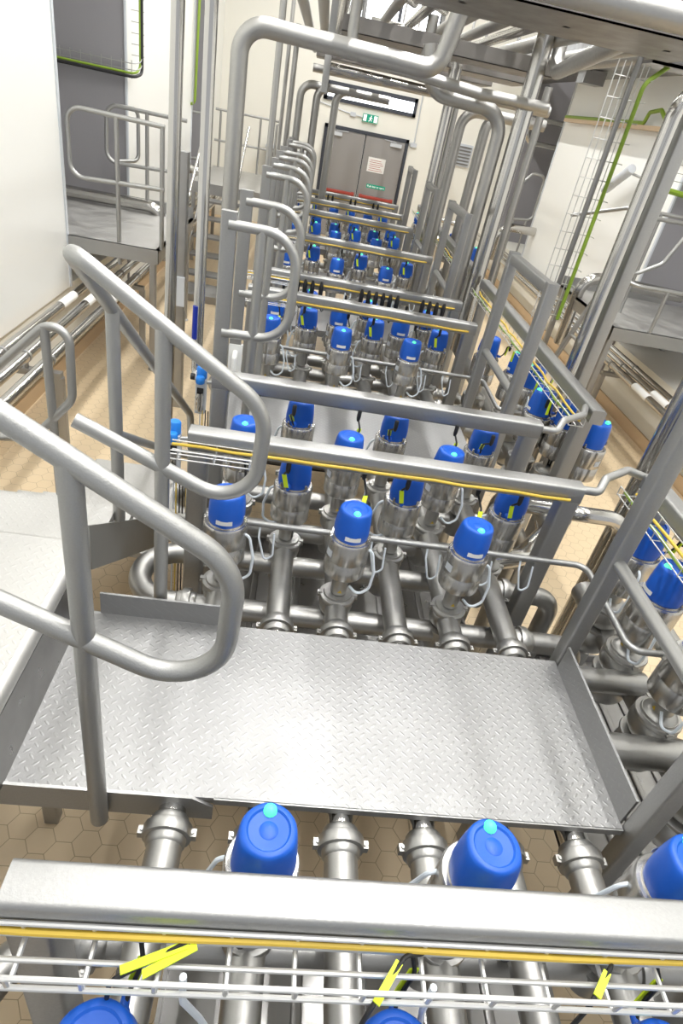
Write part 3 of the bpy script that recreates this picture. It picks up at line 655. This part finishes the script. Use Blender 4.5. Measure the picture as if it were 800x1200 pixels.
# ------------------------------------------------------------------ right-hand lengthwise beams with cable ladders
def long_beam(x, y0, y1, label, zt=-.985):
    o = thing('long_beam', (x,(y0+y1)/2,F), label, 'beam', 'lengthwise beams at the right')
    part('beam', MB().bar((x,y0,zt-.035),(x,y1,zt-.035),.07,.07,.010), 'frame', o)
    for y in (y0+.12, y1-.12): part('post', MB().bar((x,y,F),(x,y,zt-.06),.075,.075,.010,up=(0,1,0)), 'frame', o)
long_beam(1.47,2.60,5.1,'long square beam at the right above the large valves'); long_beam(1.46,-.6,2.02,'square beam at the right edge beside the nearest tread plate'); long_beam(1.47,5.5,9.2,'distant long square beam at the right')
def long_basket(x, y0, y1, nm, z=-1.08):
    o = thing('cable_basket', (x-.07,(y0+y1)/2,z), f'wire cable basket along the {nm}', 'cable tray', 'wire cable baskets')
    m = MB()
    for xx, zz in ((x-.042,z+.035),(x-.042,z),(x-.08,z),(x-.118,z),(x-.118,z+.034)): m.tube([(xx,y0,zz),(xx,y1,zz)],.0024,8)
    n = int((y1-y0)/.1)
    for k in range(n+1):
        y = y0+(y1-y0)*k/n; m.tube([(x-.042,y,z+.036),(x-.042,y,z-.004),(x-.118,y,z-.004),(x-.118,y,z+.034)],.0024,6)
    part('wire_mesh', m, 'galvanised', o)
    for dx, c, s_ in ((-.06,'yellow','yellow'),(-.10,'green','yellow-green')):
        m = MB(); q = []
        for k in range(20): q.append((x+dx+.006*math.sin(k*1.9+dx*50), y0+.02+(y1-y0-.04)*k/19, z+.016+.004*math.sin(k*2.7)))
        m.tube(q,.006,8); solo('cable_run', m, c, f'{s_} cable lying in the basket along the {nm}', 'cable', 'lengthwise cables')
long_basket(1.47,2.62,5.0,'long right-hand beam'); long_basket(1.46,-.6,2.0,'right beam beside the nearest tread plate'); long_basket(1.47,5.55,9.1,'distant right-hand beam')
for k, y in enumerate((2.9,3.15,3.4,3.65)):
    solo('cable_tag', MB().box((1.355,y,-1.165+.01*(k%2)),(1.367,y+.004,-1.083)), 'lime', f'lime tag hanging below the right-hand basket, {ORD[k]} from the front', 'tag', 'lime tags below the right-hand basket')
for (y, nm) in ((2.395,'between the near and the long right-hand beam'),(1.895,'at the end of the beam over the nearest valve block')):
    solo('conduit', MB().tube([(1.13,y,-1.03),(1.20,y,-1.03),(1.24,y+.06,-1.0),(1.36,y+.14,-.99),(1.44,y+.14 if y < 2 else y+.30,-1.01)],.016,12,.03), 'frame', f'short curved cable conduit {nm}', 'conduit', 'curved cable conduits')

# ------------------------------------------------------------------ risers and overhead pipes
def pipe(name, pts, r, m, label, fil=.12, group=None, n=16):
    return solo(name, MB().tube(pts, r, n, fil, 9), m, label, 'pipe', group)
RB = F
pipe('riser_pipe', [(1.73,3.6,F),(1.73,3.6,.30),(2.25,3.6,.62)], .040, 'bright', 'stout shiny riser at the right, bending outward at the top', .16)
solo('square_column', MB().bar((1.83,3.62,F),(1.83,3.62,ZT),.07,.07,.008,up=(0,1,0)), 'frame', 'square steel column beside the stout riser at the right', 'column')
pipe('riser_pipe', [(1.77,2.5,F),(1.77,2.5,1.2)], .056, 'bright', 'thick vertical pipe behind the guard frame at the right edge')
gR = 'vertical risers right of the valves'
pipe('riser_pipe', [(1.12,6.70,F),(1.12,6.70,.45),(1.0,6.70,.58),(.30,6.70,.58)], .048, 'bright', 'shiny riser at the right end of the third block', .15, gR)
pipe('riser_pipe', [(1.195,6.72,F),(1.20,6.72,.22),(1.8,6.72,.22)], .025, 'pipe', 'slim riser hugging the shiny riser of the third block', .12, gR)
pipe('riser_pipe', [(1.31,7.0,RB),(1.33,7.0,.13),(1.9,7.0,.13)], .05, 'pipe', 'riser second to the right of the far door, bent at the top', .16, gR)
pipe('riser_pipe', [(1.66,7.5,RB),(1.69,7.5,.14),(2.3,7.5,.14)], .055, 'pipe', 'riser third to the right of the far door, bent at the top', .16, gR)
pipe('riser_pipe', [(1.29,5.25,-1.62),(1.29,5.25,.13),(.72,5.25,.15),(.66,5.25,.42)], .050, 'pipe', 'left of two fat risers behind the long beam', .17, gR)
pipe('riser_pipe', [(1.42,5.2,-1.62),(1.42,5.2,.9)], .062, 'bright', 'right of two fat risers behind the long beam', .17, gR)
pipe('riser_pipe', [(1.90,6.4,RB),(1.90,6.4,.4)], .035, 'pipe', 'slim riser in front of the grey far bay', .12, gR)
pipe('riser_pipe', [(1.29,5.25,-1.60),(1.29,5.25,-1.80),(1.29,4.95,-1.86)], .064, 'pipe', 'elbow at the foot of the fat risers', .12)
gL = 'vertical pipes left of the valves'
pipe('riser_pipe', [(-.86,4.2,F),(-.83,4.2,1.2)], .038, 'bright', 'leftmost tall vertical pipe in front of the white wall', .1, gL)
solo('square_column', MB().bar((-1.06,5.6,F),(-1.06,5.6,-.55),.11,.11,.008,up=(0,1,0)), 'frame', 'short square column standing left of the leftmost vertical pipe', 'column')
solo('square_column', MB().box((-1.13,5.52,-1.75),(-1.0,5.55,-1.5)), 'conduit', 'small grey box on the short square column', 'box')
o = thing('riser_pipe', (-.465,2.97,-1.27), 'tall vertical pipe with a dark blue sleeve, ending at the far air service unit', 'pipe', gL)
part('tube', MB().tube([(-.42,2.88,-1.27),(-.465,2.97,-1.27),(-.47,2.97,1.3)],.0255,16,.04), 'bright', o); part('sleeve', MB().tube([(-.478,2.95,-1.08),(-.478,2.95,-.92)],.0135,12), 'blue_dark', o)
pipe('riser_pipe', [(-.47,3.95,F),(-.47,3.95,.235),(.56,3.95,.21),(.62,3.95,.50)], .046, 'pipe', 'large pipe rising behind the handrails and crossing overhead', [.13,.10])
pipe('riser_pipe', [(-.34,4.9,F),(-.335,4.9,.5)], .022, 'pipe', 'thin vertical pipe inside the large overhead bend', .1, gL)
for k, (x, y, dx) in enumerate(((-.285,8.32,.5),(-.10,8.30,.45),(.115,8.32,.6))):
    pipe('riser_pipe', [(x-.01,y,RB),(x,y,.08),(x+dx,y,.08)], .042, 'pipe', f'{ORD[k]} from the left of the three bent pipes before the far door', .13, 'bent pipes before the far door')
pipe('riser_pipe', [(-.55,9.5,RB),(-.53,9.5,.9)], .025, 'pipe', 'thin distant vertical pipe left of the bent pipes', .1, gL)
pipe('riser_pipe', [(-.42,8.6,RB),(-.40,8.6,.6)], .03, 'pipe', 'dull distant vertical pipe beside the bent pipes', .1, gL)
# overhead rack: wide crosswise trays, lengthwise pipes above them
def overhead_tray(y0, y1, x0, x1, z, label):
    o = thing('overhead_tray', ((x0+x1)/2,(y0+y1)/2,z), label, 'tray', 'overhead crosswise trays')
    m = MB(); m.box((x0,y0,z),(x1,y1,z+.006)); m.box((x0,y0,z),(x1,y0+.006,z+.10)); m.box((x0,y1-.006,z),(x1,y1,z+.10)); part('pan', m, 'traysheet', o)
    for x in (x0+.15, (x0+x1)/2, x1-.15): part('hanger', MB().bar((x,(y0+y1)/2,z),(x,(y0+y1)/2,ZT),.03,.03,.004,up=(0,1,0)), 'frame', o)
overhead_tray(2.62,3.20,.30,1.42,.37,'wide grey tray overhead nearest the camera'); overhead_tray(5.62,6.14,.05,1.70,.41,'second wide grey tray overhead'); overhead_tray(7.2,7.9,.1,1.95,.43,'third wide grey tray overhead'); overhead_tray(8.9,9.5,.0,1.95,.44,'fourth wide grey tray overhead'); overhead_tray(10.2,10.8,-.2,2.0,.42,'farthest wide grey tray overhead')
pipe('overhead_pipe', [(.30,2.30,.372),(2.2,2.30,.372)], .038, 'pipe', 'fat crosswise pipe at the top right corner of the view', .1)
gO = 'lengthwise overhead pipes'
for k, (x, z, r, y0, y1, mt) in enumerate(sorted(((.16,.62,.036,3.3,13.5,'bright'),(.40,.60,.036,4.0,13.5,'pipe'),(.62,.62,.036,3.4,13.5,'bright'),(.86,.60,.045,3.2,13.5,'pipe'),(1.08,.60,.036,3.2,13.5,'pipe'),(1.30,.62,.036,3.8,13.5,'bright'),(1.52,.60,.05,2.8,13.5,'pipe'),(-.12,.64,.05,5.2,13.5,'pipe'),(-.30,.64,.05,4.6,13.5,'pipe'),(.05,.66,.05,5.0,13.5,'bright'),(2.05,.64,.05,3.0,13.5,'pipe'),(2.24,.64,.05,3.0,13.5,'pipe')))):  # outermost pipes on both sides are added to cast shadow stripes on the floor
    pipe('overhead_pipe', [(x,y0,z),(x,y1,z)], r, mt, f'lengthwise overhead pipe above the trays, number {k+1} of twelve from the left', .1, gO)
gC = 'crosswise overhead pipes'
pipe('overhead_pipe', [(.12,5.1,.66),(.12,5.1,.26),(1.05,5.1,.20),(1.55,5.1,.20)], .036, 'pipe', 'crosswise overhead pipe hooked down behind the large bend', .12, gC)
pipe('overhead_pipe', [(.70,5.7,.62),(.70,5.7,.22),(1.75,5.7,.20)], .04, 'pipe', 'crosswise overhead pipe hooked down above the third block', .13, gC)
pipe('overhead_pipe', [(.0,7.4,.24),(1.2,7.4,.22),(1.2,7.4,.6)], .04, 'bright', 'crosswise overhead pipe turning up before the fourth tray', .13, gC)
pipe('overhead_pipe', [(-.2,9.2,.26),(1.9,9.2,.26)], .045, 'pipe', 'crosswise overhead pipe before the far door', .13, gC)
pipe('overhead_pipe', [(1.28,3.10,.47),(1.62,5.38,.43),(1.63,5.52,.52),(1.63,5.52,1.3)], .048, 'pipe', 'fat clamped pipe slanting under the nearest overhead tray', .12)
for k, (x0, x1, y, z) in enumerate(((.2,.55,5.0,.75),(.38,.66,6.3,.80),(.55,.95,5.4,.72),(.72,1.02,6.9,.86),(.9,1.3,5.0,.72),(1.25,1.5,6.6,.82))):
    pipe('overhead_pipe', [(x0,y,1.5),(x0,y,z),(x1,y+.6,z)], .036, 'bright', f'pipe bending down from the ceiling over the blocks, {ORD[k]} from the left', .13, 'pipes bending down from the ceiling')
o = thing('support_frame', (-.02,5.6,.2), 'square steel hanger frame under the overhead pipes left of the trays', 'frame')
part('upright', MB().bar((-.02,5.5,.02),(-.02,5.5,ZT),.05,.05,.006,up=(0,1,0)), 'frame', o); part('arm', MB().bar((-.02,5.5,.12),(-.02,9.5,.12),.05,.05,.006), 'frame', o); part('upright', MB().bar((-.02,9.5,.02),(-.02,9.5,ZT),.05,.05,.006,up=(0,1,0)), 'frame', o)

# vertical cable ladder with green cables
o = thing('cable_ladder', (1.55,3.85,-.85), 'upright wire cable ladder rising from the long right-hand beam', 'cable tray')
m = MB()
for x in (1.47,1.505,1.54,1.575,1.61,1.64): m.tube([(x,3.86,-.92),(x-.01,3.86,.30),(x-.01,3.86,.42)],.003,6)

for k in range(14): z = -.88+.095*k; m.tube([(1.46,3.86,z),(1.65,3.86,z)],.003,6); m.tube([(1.65,3.86,z),(1.65,3.80,z)],.003,6)
part('wire_mesh', m, 'galvanised', o)
for x, c, r, lb in ((1.63,'green',.012,'thick green cable bundle climbing the upright cable ladder'),(1.56,'panel',.016,'grey cable bundle climbing the upright cable ladder')):
    solo('cable_run', MB().tube([(x,3.84,-.90),(x-.005,3.84,.34),(x+.12 if c=='green' else x,3.84,.46),(x+.9 if c=='green' else x+.01,3.84,.46 if c=='green' else .6)],r,10,.08), c, lb, 'cable', 'cables on the upright ladder')
solo('overhead_channel', MB().box((1.60,3.78,.425),(2.7,3.98,.44)).box((1.60,3.78,.425),(2.7,3.785,.50)), 'panel', 'cable channel leading right from the top of the upright ladder', 'cable tray')

# ------------------------------------------------------------------ pipes along the side walls
def wall_pipes(xs, z, y0, y1, side):
    for k, x in enumerate(xs):
        o = thing('wall_pipe', (x,(y0+y1)/2,z-.04), f'shiny pipe along the {side} wall, {ORD[k]} from the wall', 'pipe', f'pipes along the {side} wall')
        part('pipe_section', MB().tube([(x,y0,z),(x,y1,z)],.040,16), 'bright', o)
        part('flow_label', MB().tube([(x,5.6+.15*k,z+.001),(x,5.95+.15*k,z+.001)],.0408,16), 'white_label', o)
        for y in (4.4,6.9,9.4): part('pipe_clip', MB().tube([(x,y-.012,z),(x,y+.012,z)],.045,16).box((x-.012,y-.012,z-.10),(x+.012,y+.012,z-.04)), 'frame', o)
wall_pipes([-2.10,-1.93,-1.76], -1.95, .5, 15.5, 'left'); wall_pipes([4.08,3.93,3.78], -2.02, 1.5, 15.5, 'right')
for sd, xs, z in (('left',(-2.2,-1.68),-2.06),('right',(3.7,4.15),-2.13)):
    for k, y in enumerate((4.4,6.9,9.4)):
        o = thing('pipe_bracket', ((xs[0]+xs[1])/2,y,F), f'steel bracket on a post carrying the {sd} wall pipes, {ORD[k]} from the front', 'bracket', f'{sd} wall pipe brackets')
        part('arm', MB().bar((xs[0],y,z+.0),(xs[1],y,z+.0),.06,.05,.006), 'frame', o)
        part('post', MB().bar((xs[1]-.02 if sd=='left' else xs[0]+.02,y,F),(xs[1]-.02 if sd=='left' else xs[0]+.02,y,z-.02),.06,.06,.006,up=(0,1,0)), 'frame', o)

# ------------------------------------------------------------------ platforms at the bays
def loop_rail(nm, root, pts, r=.019, fil=.1): part(nm, MB().tube(pts, r, 14, fil, 8), 'rail', root)
def bay_platform(x0, x1, y0, y1, z, label):
    o = thing('platform', ((x0+x1)/2,(y0+y1)/2,F), label, 'platform', 'platforms at the bays')
    part('deck', MB().box((x0,y0,z-.02),(x1,y1,z)), 'checker_worn', o); part('edge_beam', MB().box((x0,y0-.005,z-.13),(x1,y0+.03,z)).box((x1-.03 if x1 < 2 else x0,y0,z-.13),(x1 if x1 < 2 else x0+.03,y1,z)), 'frame', o)
    for x in (x0+.04, x1-.06):
        for y in (y0+.06, y1-.06):
            l = part('leg', MB().bar((x,y,F+.02),(x,y,z-.12),.06,.06,.006,up=(0,1,0)), 'frame', o); part('foot', MB().lathe((x,y,F), [(.05,0),(.05,.012),(.02,.03)], n=12), 'frame', l)
    part('kick_plate', MB().box((x0 if x1 > 2 else x0+.55,y1-.02,z),(x1 if x1 < 2 else x1-.3,y1-.01,z+.12)), 'frame', o)
    return o
# left
bay_platform(-2.9,-1.40,6.3,8.2,-1.50,'tread-plate platform at the grey bay in the left wall')
hr = thing('handrail', (-1.8,6.36,-1.5), 'looped tube handrail on the near edge of the left bay platform', 'handrail')
loop_rail('loop', hr, [(-1.36,6.36,-.47),(-2.20,6.36,-.45),(-2.20,6.36,-1.0),(-1.36,6.36,-.97)], .021, .12); part('post', MB().tube([(-1.78,6.36,-1.70),(-1.78,6.36,-.46)],.021,14), 'rail', hr); part('post', MB().tube([(-1.38,6.36,-1.5),(-1.38,6.36,-.47)],.021,14), 'rail', hr)
hr = thing('handrail', (-1.9,8.1,-1.5), 'looped tube handrail on the far edge of the left bay platform', 'handrail')
loop_rail('loop', hr, [(-1.5,8.15,-.50),(-2.38,8.15,-.49),(-2.40,8.15,-1.06),(-1.5,8.15,-1.03)], .021, .12); part('post', MB().tube([(-1.94,8.15,-1.5),(-1.94,8.15,-.5)],.021,14), 'rail', hr); loop_rail('return', hr, [(-2.30,8.15,-1.04),(-2.10,8.4,-1.02),(-2.10,8.4,-.50),(-2.30,8.15,-.49)], .021, .08)
pipe('floor_bend', [(-3.2,8.0,-1.42),(-1.75,8.0,-1.42),(-1.72,8.0,-2.0)], .065, 'bright', 'fat pipe bending down beside the left bay platform', .16)
pipe('floor_bend', [(-2.6,12.2,-1.5),(-1.95,12.2,-1.42),(-1.9,12.2,-2.0)], .07, 'bright', 'fat pipe bending down beside the distant left bay', .2)
pipe('wall_loop_pipe', [(-3.2,6.9,.42),(-2.15,6.9,.42),(-2.12,6.9,.42),(-2.12,6.9,1.4)], .05, 'pipe', 'pipe loop high in the left bay', .12)
pipe('wall_loop_pipe', [(-3.2,7.3,.62),(-2.35,7.3,.62),(-2.35,7.3,1.4)], .03, 'pipe', 'slimmer pipe loop high in the left bay', .1)
# cable tray on the bay's far side and up the wall
o = thing('cable_basket', (-2.5,8.4,-.25), 'wire cable tray crossing the grey left bay and climbing the white wall', 'cable tray')
m = MB()
for z in (-.20,-.14,-.08): m.tube([(-3.6,8.42,z),(-2.10,8.44,z),(-2.10,8.62,z+.06),(-2.18+.02,8.62,1.6)],.005,6,.1)

for k in range(14): m.tube([(-3.6+.11*k,8.42,-.22),(-3.6+.11*k,8.42,-.05)],.004,6)
for k in range(16): m.tube([(-2.22,8.62,.0+.1*k),(-2.08,8.62,.0+.1*k)],.004,6)
part('wire_mesh', m, 'rail', o)
solo('cable_run', MB().tube([(-3.6,8.38,-.16),(-2.12,8.40,-.17),(-2.12,8.60,-.1),(-2.12,8.60,1.6)],.013,10,.08), 'green', 'green cable on the tray of the left bay', 'cable')
o = thing('cable_basket', (-2.15,12.5,-.5), 'green cabled upright tray beside the distant left bay', 'cable tray')
part('wire_mesh', MB().tube([(-2.2,12.45,-.5),(-2.2,12.45,1.6)],.008,6), 'rail', o); part('cable', MB().tube([(-2.45,12.55,-.52),(-2.18,12.5,-.5),(-2.15,12.5,1.6)],.022,8,.08), 'green', o)
hr = thing('handrail', (-2.2,12.9,-1.5), 'upright tube loop handrail at the distant left bay', 'handrail')
loop_rail('loop', hr, [(-2.05,12.7,-.62),(-2.38,12.7,-.62),(-2.38,12.7,-1.35),(-2.05,12.7,-1.30)], .022, .12); part('post', MB().tube([(-2.3,12.7,F),(-2.3,12.7,-1.3)],.02,12), 'rail', hr)
# distant stair and platform left of the blocks
o = thing('platform', (-1.3,12.6,F), 'distant raised platform at the far left before the end wall', 'platform')
part('deck', MB().box((-2.0,11.3,-1.53),(-.72,13.8,-1.50)), 'checker_worn', o); part('edge_beam', MB().box((-2.0,11.28,-1.66),(-.72,11.31,-1.50)), 'frame', o)
for x in (-1.95,-.78): part('leg', MB().bar((x,11.35,F),(x,11.35,-1.6),.06,.06,.006,up=(0,1,0)), 'frame', o); part('leg', MB().bar((x,13.7,F),(x,13.7,-1.6),.06,.06,.006,up=(0,1,0)), 'frame', o)
o = thing('stair', (-1.5,10.4,F), 'white railed stair up to the distant left platform', 'stair')
for k in range(5): part('tread', MB().box((-1.75,9.65+.30*k,F+.22+.21*k-.03),(-1.15,9.65+.30*k+.28,F+.22+.21*k)), 'checker', o)
for x in (-1.78,-1.13): part('stringer', MB().bar((x,9.55,F+.08),(x,11.3,-1.55),.02,.16,.004), 'frame', o); part('hand_rail', MB().tube([(x,9.5,F+.1),(x,9.65,-1.75),(x,11.35,-.62)],.02,12,.06), 'bright', o)
part('foot_plate', MB().box((-1.80,9.0,F),(-1.08,9.62,F+.10)), 'checker', o)
hr = thing('handrail', (-1.4,13.7,-1.5), 'plain tube guard rail around the distant left platform', 'handrail')
part('top_rail', MB().tube([(-2.0,13.7,-.55),(-.75,13.7,-.55),(-.75,12.2,-.55)],.02,12,.1), 'rail', hr); part('knee_rail', MB().tube([(-2.0,13.7,-1.05),(-.75,13.7,-1.05),(-.75,12.2,-1.05)],.02,12,.1), 'rail', hr)
for x, y in ((-1.9,13.7),(-1.5,13.7),(-1.15,13.7),(-.75,13.5),(-.75,12.2)): part('post', MB().tube([(x,y,-1.52),(x,y,-.55)],.02,12), 'rail', hr)
# right
bay_platform(3.22,4.9,6.15,7.85,-1.42,'tread-plate platform at the grey bay in the right wall')
o = thing('ladder', (3.0,6.4,F), 'steep steel ladder leaning on the right bay platform', 'ladder')
for y in (6.25,6.75): part('stringer', MB().bar((2.80,y,F),(3.22,y,-1.2),.035,.07,.005), 'frame', o)
for k in range(5): q = (k+.6)/5.4; part('rung', MB().tube([(2.80+.42*q,6.25,F+1.55*q),(2.80+.42*q,6.75,F+1.55*q)],.018,10), 'rail', o)
hr = thing('handrail', (3.6,6.15,-1.42), 'curved tube handrail at the near edge of the right bay platform', 'handrail')
loop_rail('loop', hr, [(3.14,6.5,-.92),(3.24,6.18,-1.0),(4.3,6.15,-.98)], .02, .14); part('post', MB().tube([(3.62,6.17,-1.55),(3.62,6.17,-.98)],.02,12), 'rail', hr); part('post', MB().tube([(4.2,6.17,-1.55),(4.2,6.17,-.98)],.02,12), 'rail', hr)
hr = thing('handrail', (3.3,6.9,-1.42), 'upper looped tube handrail at the ladder of the right bay platform', 'handrail')
loop_rail('loop', hr, [(4.6,6.6,-.40),(3.26,6.5,-.42),(3.16,6.5,-.80),(3.36,6.5,-.96),(3.62,6.5,-.80),(3.75,6.5,-.46)], .02, .10); loop_rail('upper_bar', hr, [(2.95,7.6,-.62),(3.3,7.0,-.40),(4.6,6.9,-.38)], .02, .1); part('post', MB().tube([(3.28,6.5,-1.42),(3.28,6.5,-.5)],.02,12), 'rail', hr); part('post', MB().tube([(3.6,6.9,-1.42),(3.6,6.9,-.4)],.02,12), 'rail', hr)
pipe('floor_bend', [(3.25,7.35,-2.0),(3.25,7.35,-1.18),(4.5,7.35,-1.22)], .065, 'bright', 'fat pipe bending over beside the right bay platform', .2)
pipe('floor_bend', [(3.55,12.3,-2.0),(3.55,12.3,-1.4),(4.3,12.3,-1.4)], .075, 'bright', 'fat pipe bending over beside the distant right bay', .22)
pipe('wall_loop_pipe', [(4.7,14.0,-.05),(4.0,14.0,-.05),(4.0,14.0,.35),(4.7,14.0,.35)], .05, 'bright', 'pipe loop high in the distant right bay', .18)
hr = thing('handrail', (3.8,12.7,-1.5), 'closed upright tube loop handrail at the distant right bay', 'handrail')
loop_rail('loop', hr, [(3.75,12.7,-.75),(3.95,12.7,-.50),(4.2,12.7,-.50),(4.2,12.7,-1.25),(3.78,12.7,-1.30),(3.72,12.7,-1.2),(3.75,12.7,-.75)], .024, .1); part('post', MB().tube([(3.85,12.7,F),(3.85,12.7,-1.28)],.02,12), 'rail', hr); part('post', MB().tube([(4.1,12.7,F),(4.1,12.7,-1.26)],.02,12), 'rail', hr)
# things on the white right wall
o = thing('wall_lamp', (3.95,9.1,-.40), 'tilted grey tube lamp on the white right wall', 'lamp')
part('tube', MB().lathe((4.0,8.85,-.07), [(.02,0),(.055,.01),(.06,.03),(.06,.62),(.05,.66),(.045,.70)], axis=(0,.88,-.47), n=16), 'conduit', o); part('arm', MB().tube([(4.0,8.95,-.12),(4.21,8.85,-.16)],.015,8), 'frame', o)
o = thing('pipe_string', (4.1,7.6,-.2), 'white pipe with a row of orange clips on the right wall', 'pipe')
part('tube', MB().tube([(4.12,7.3,1.2),(4.12,7.95,.15),(4.12,7.98,.10),(4.5,7.98,.08)],.03,10,.05), 'white_label', o)
m = MB()
for k in range(10): m.sphere((4.07,7.32+.063*k,1.12-.102*k),.032+.012*(k==3),8,5)
part('clip', m, 'orange', o)
o = thing('cable_basket', (4.3,7.7,-.25), 'wire tray with green cables in the grey right bay', 'cable tray')
m = MB()
for z in (-.10,-.02,.06): m.tube([(4.0,7.8,z),(5.7,7.8,z)],.004,6)
part('wire_mesh', m, 'rail', o); part('cable', MB().tube([(4.0,7.77,-.20),(4.3,7.77,-.22),(5.7,7.77,-.23)],.03,8), 'green', o, 'green cables')
o = thing('cable_basket', (4.1,10.5,.35), 'narrow green cable trunk with a loop on the white right wall', 'cable tray')
part('trunk', MB().box((4.10,8.4,.36),(4.19,12.4,.41)), 'skirt', o); part('cable', MB().tube([(4.12,12.4,.43),(4.12,9.3,.43),(4.10,9.2,.55),(4.10,8.9,.58),(4.10,8.6,.44)],.025,8,.08), 'green', o)
solo('air_duct', MB().box((3.3,8.3,.95),(4.2,15,1.25)), 'panel', 'grey air duct under the ceiling along the right wall', 'duct')
o = thing('ceiling_speaker', (3.6,10.5,.75), 'dark square box hanging above the white right wall', 'box')
part('body', MB().box((3.5,10.3,.78),(3.8,10.6,.94)), 'panel', o)
# equipment cluster between the risers, far right
o = thing('pump_skid', (2.6,11.5,F), 'distant pump skid with steel pipes on the tan floor right of the valves', 'pump')
part('frame', MB().box((2.2,11.2,F),(2.9,12.2,F+.12)), 'frame', o); part('motor', MB().lathe((2.55,11.3,F+.35), [(.05,0),(.16,.02),(.17,.05),(.17,.5),(.10,.56)], axis=(0,1,0), n=18), 'conduit', o); part('tank', MB().lathe((2.35,12.0,F+.1), [(.12,0),(.16,.05),(.16,.9),(.08,1.0)], n=18), 'bright', o); part('riser', MB().tube([(2.75,11.6,F+.3),(2.75,11.6,F+1.3),(2.35,11.9,F+1.3)],.04,12,.12), 'bright', o)

solo('cable_run', MB().tube([(-3.6,8.36,-.19),(-2.13,8.38,-.20),(-2.10,8.60,-.16),(-2.10,8.60,1.6)],.016,10,.08), 'black', 'black cable below the green one on the tray of the left bay', 'cable')
# ------------------------------------------------------------------ camera
cam = bpy.data.cameras.new('camera'); co = bpy.data.objects.new('camera', cam); link(co); sc.camera = co
cam.sensor_fit = 'VERTICAL'; cam.sensor_height = 36.; cam.lens = 711.5/1200*36.; cam.clip_start = .02; cam.clip_end = 100
# columns: where world x, y, z fall in camera space (right, down, forward)
Rm = Matrix(((.98453326,-.02109556,.1739231),(.13178159,-.5649848,-.81450954),(.11544644,.82483159,-.55346632)))
right = V(Rm[0]); down = V(Rm[1]); fwd = V(Rm[2])
fwd.normalize(); right = (right-fwd*right.dot(fwd)).normalized(); up = right.cross(fwd)
mw = Matrix((right, up, -fwd)).transposed().to_4x4(); mw.translation = V((0,0,HC)); co.matrix_world = mw

vs = sc.view_settings; vs.view_transform = 'Standard'; vs.look = 'None'; vs.gamma = 1; vs.use_curve_mapping = False; vs.exposure = -.50
sc.cycles.max_bounces = 10; sc.cycles.diffuse_bounces = 5; sc.cycles.glossy_bounces = 6
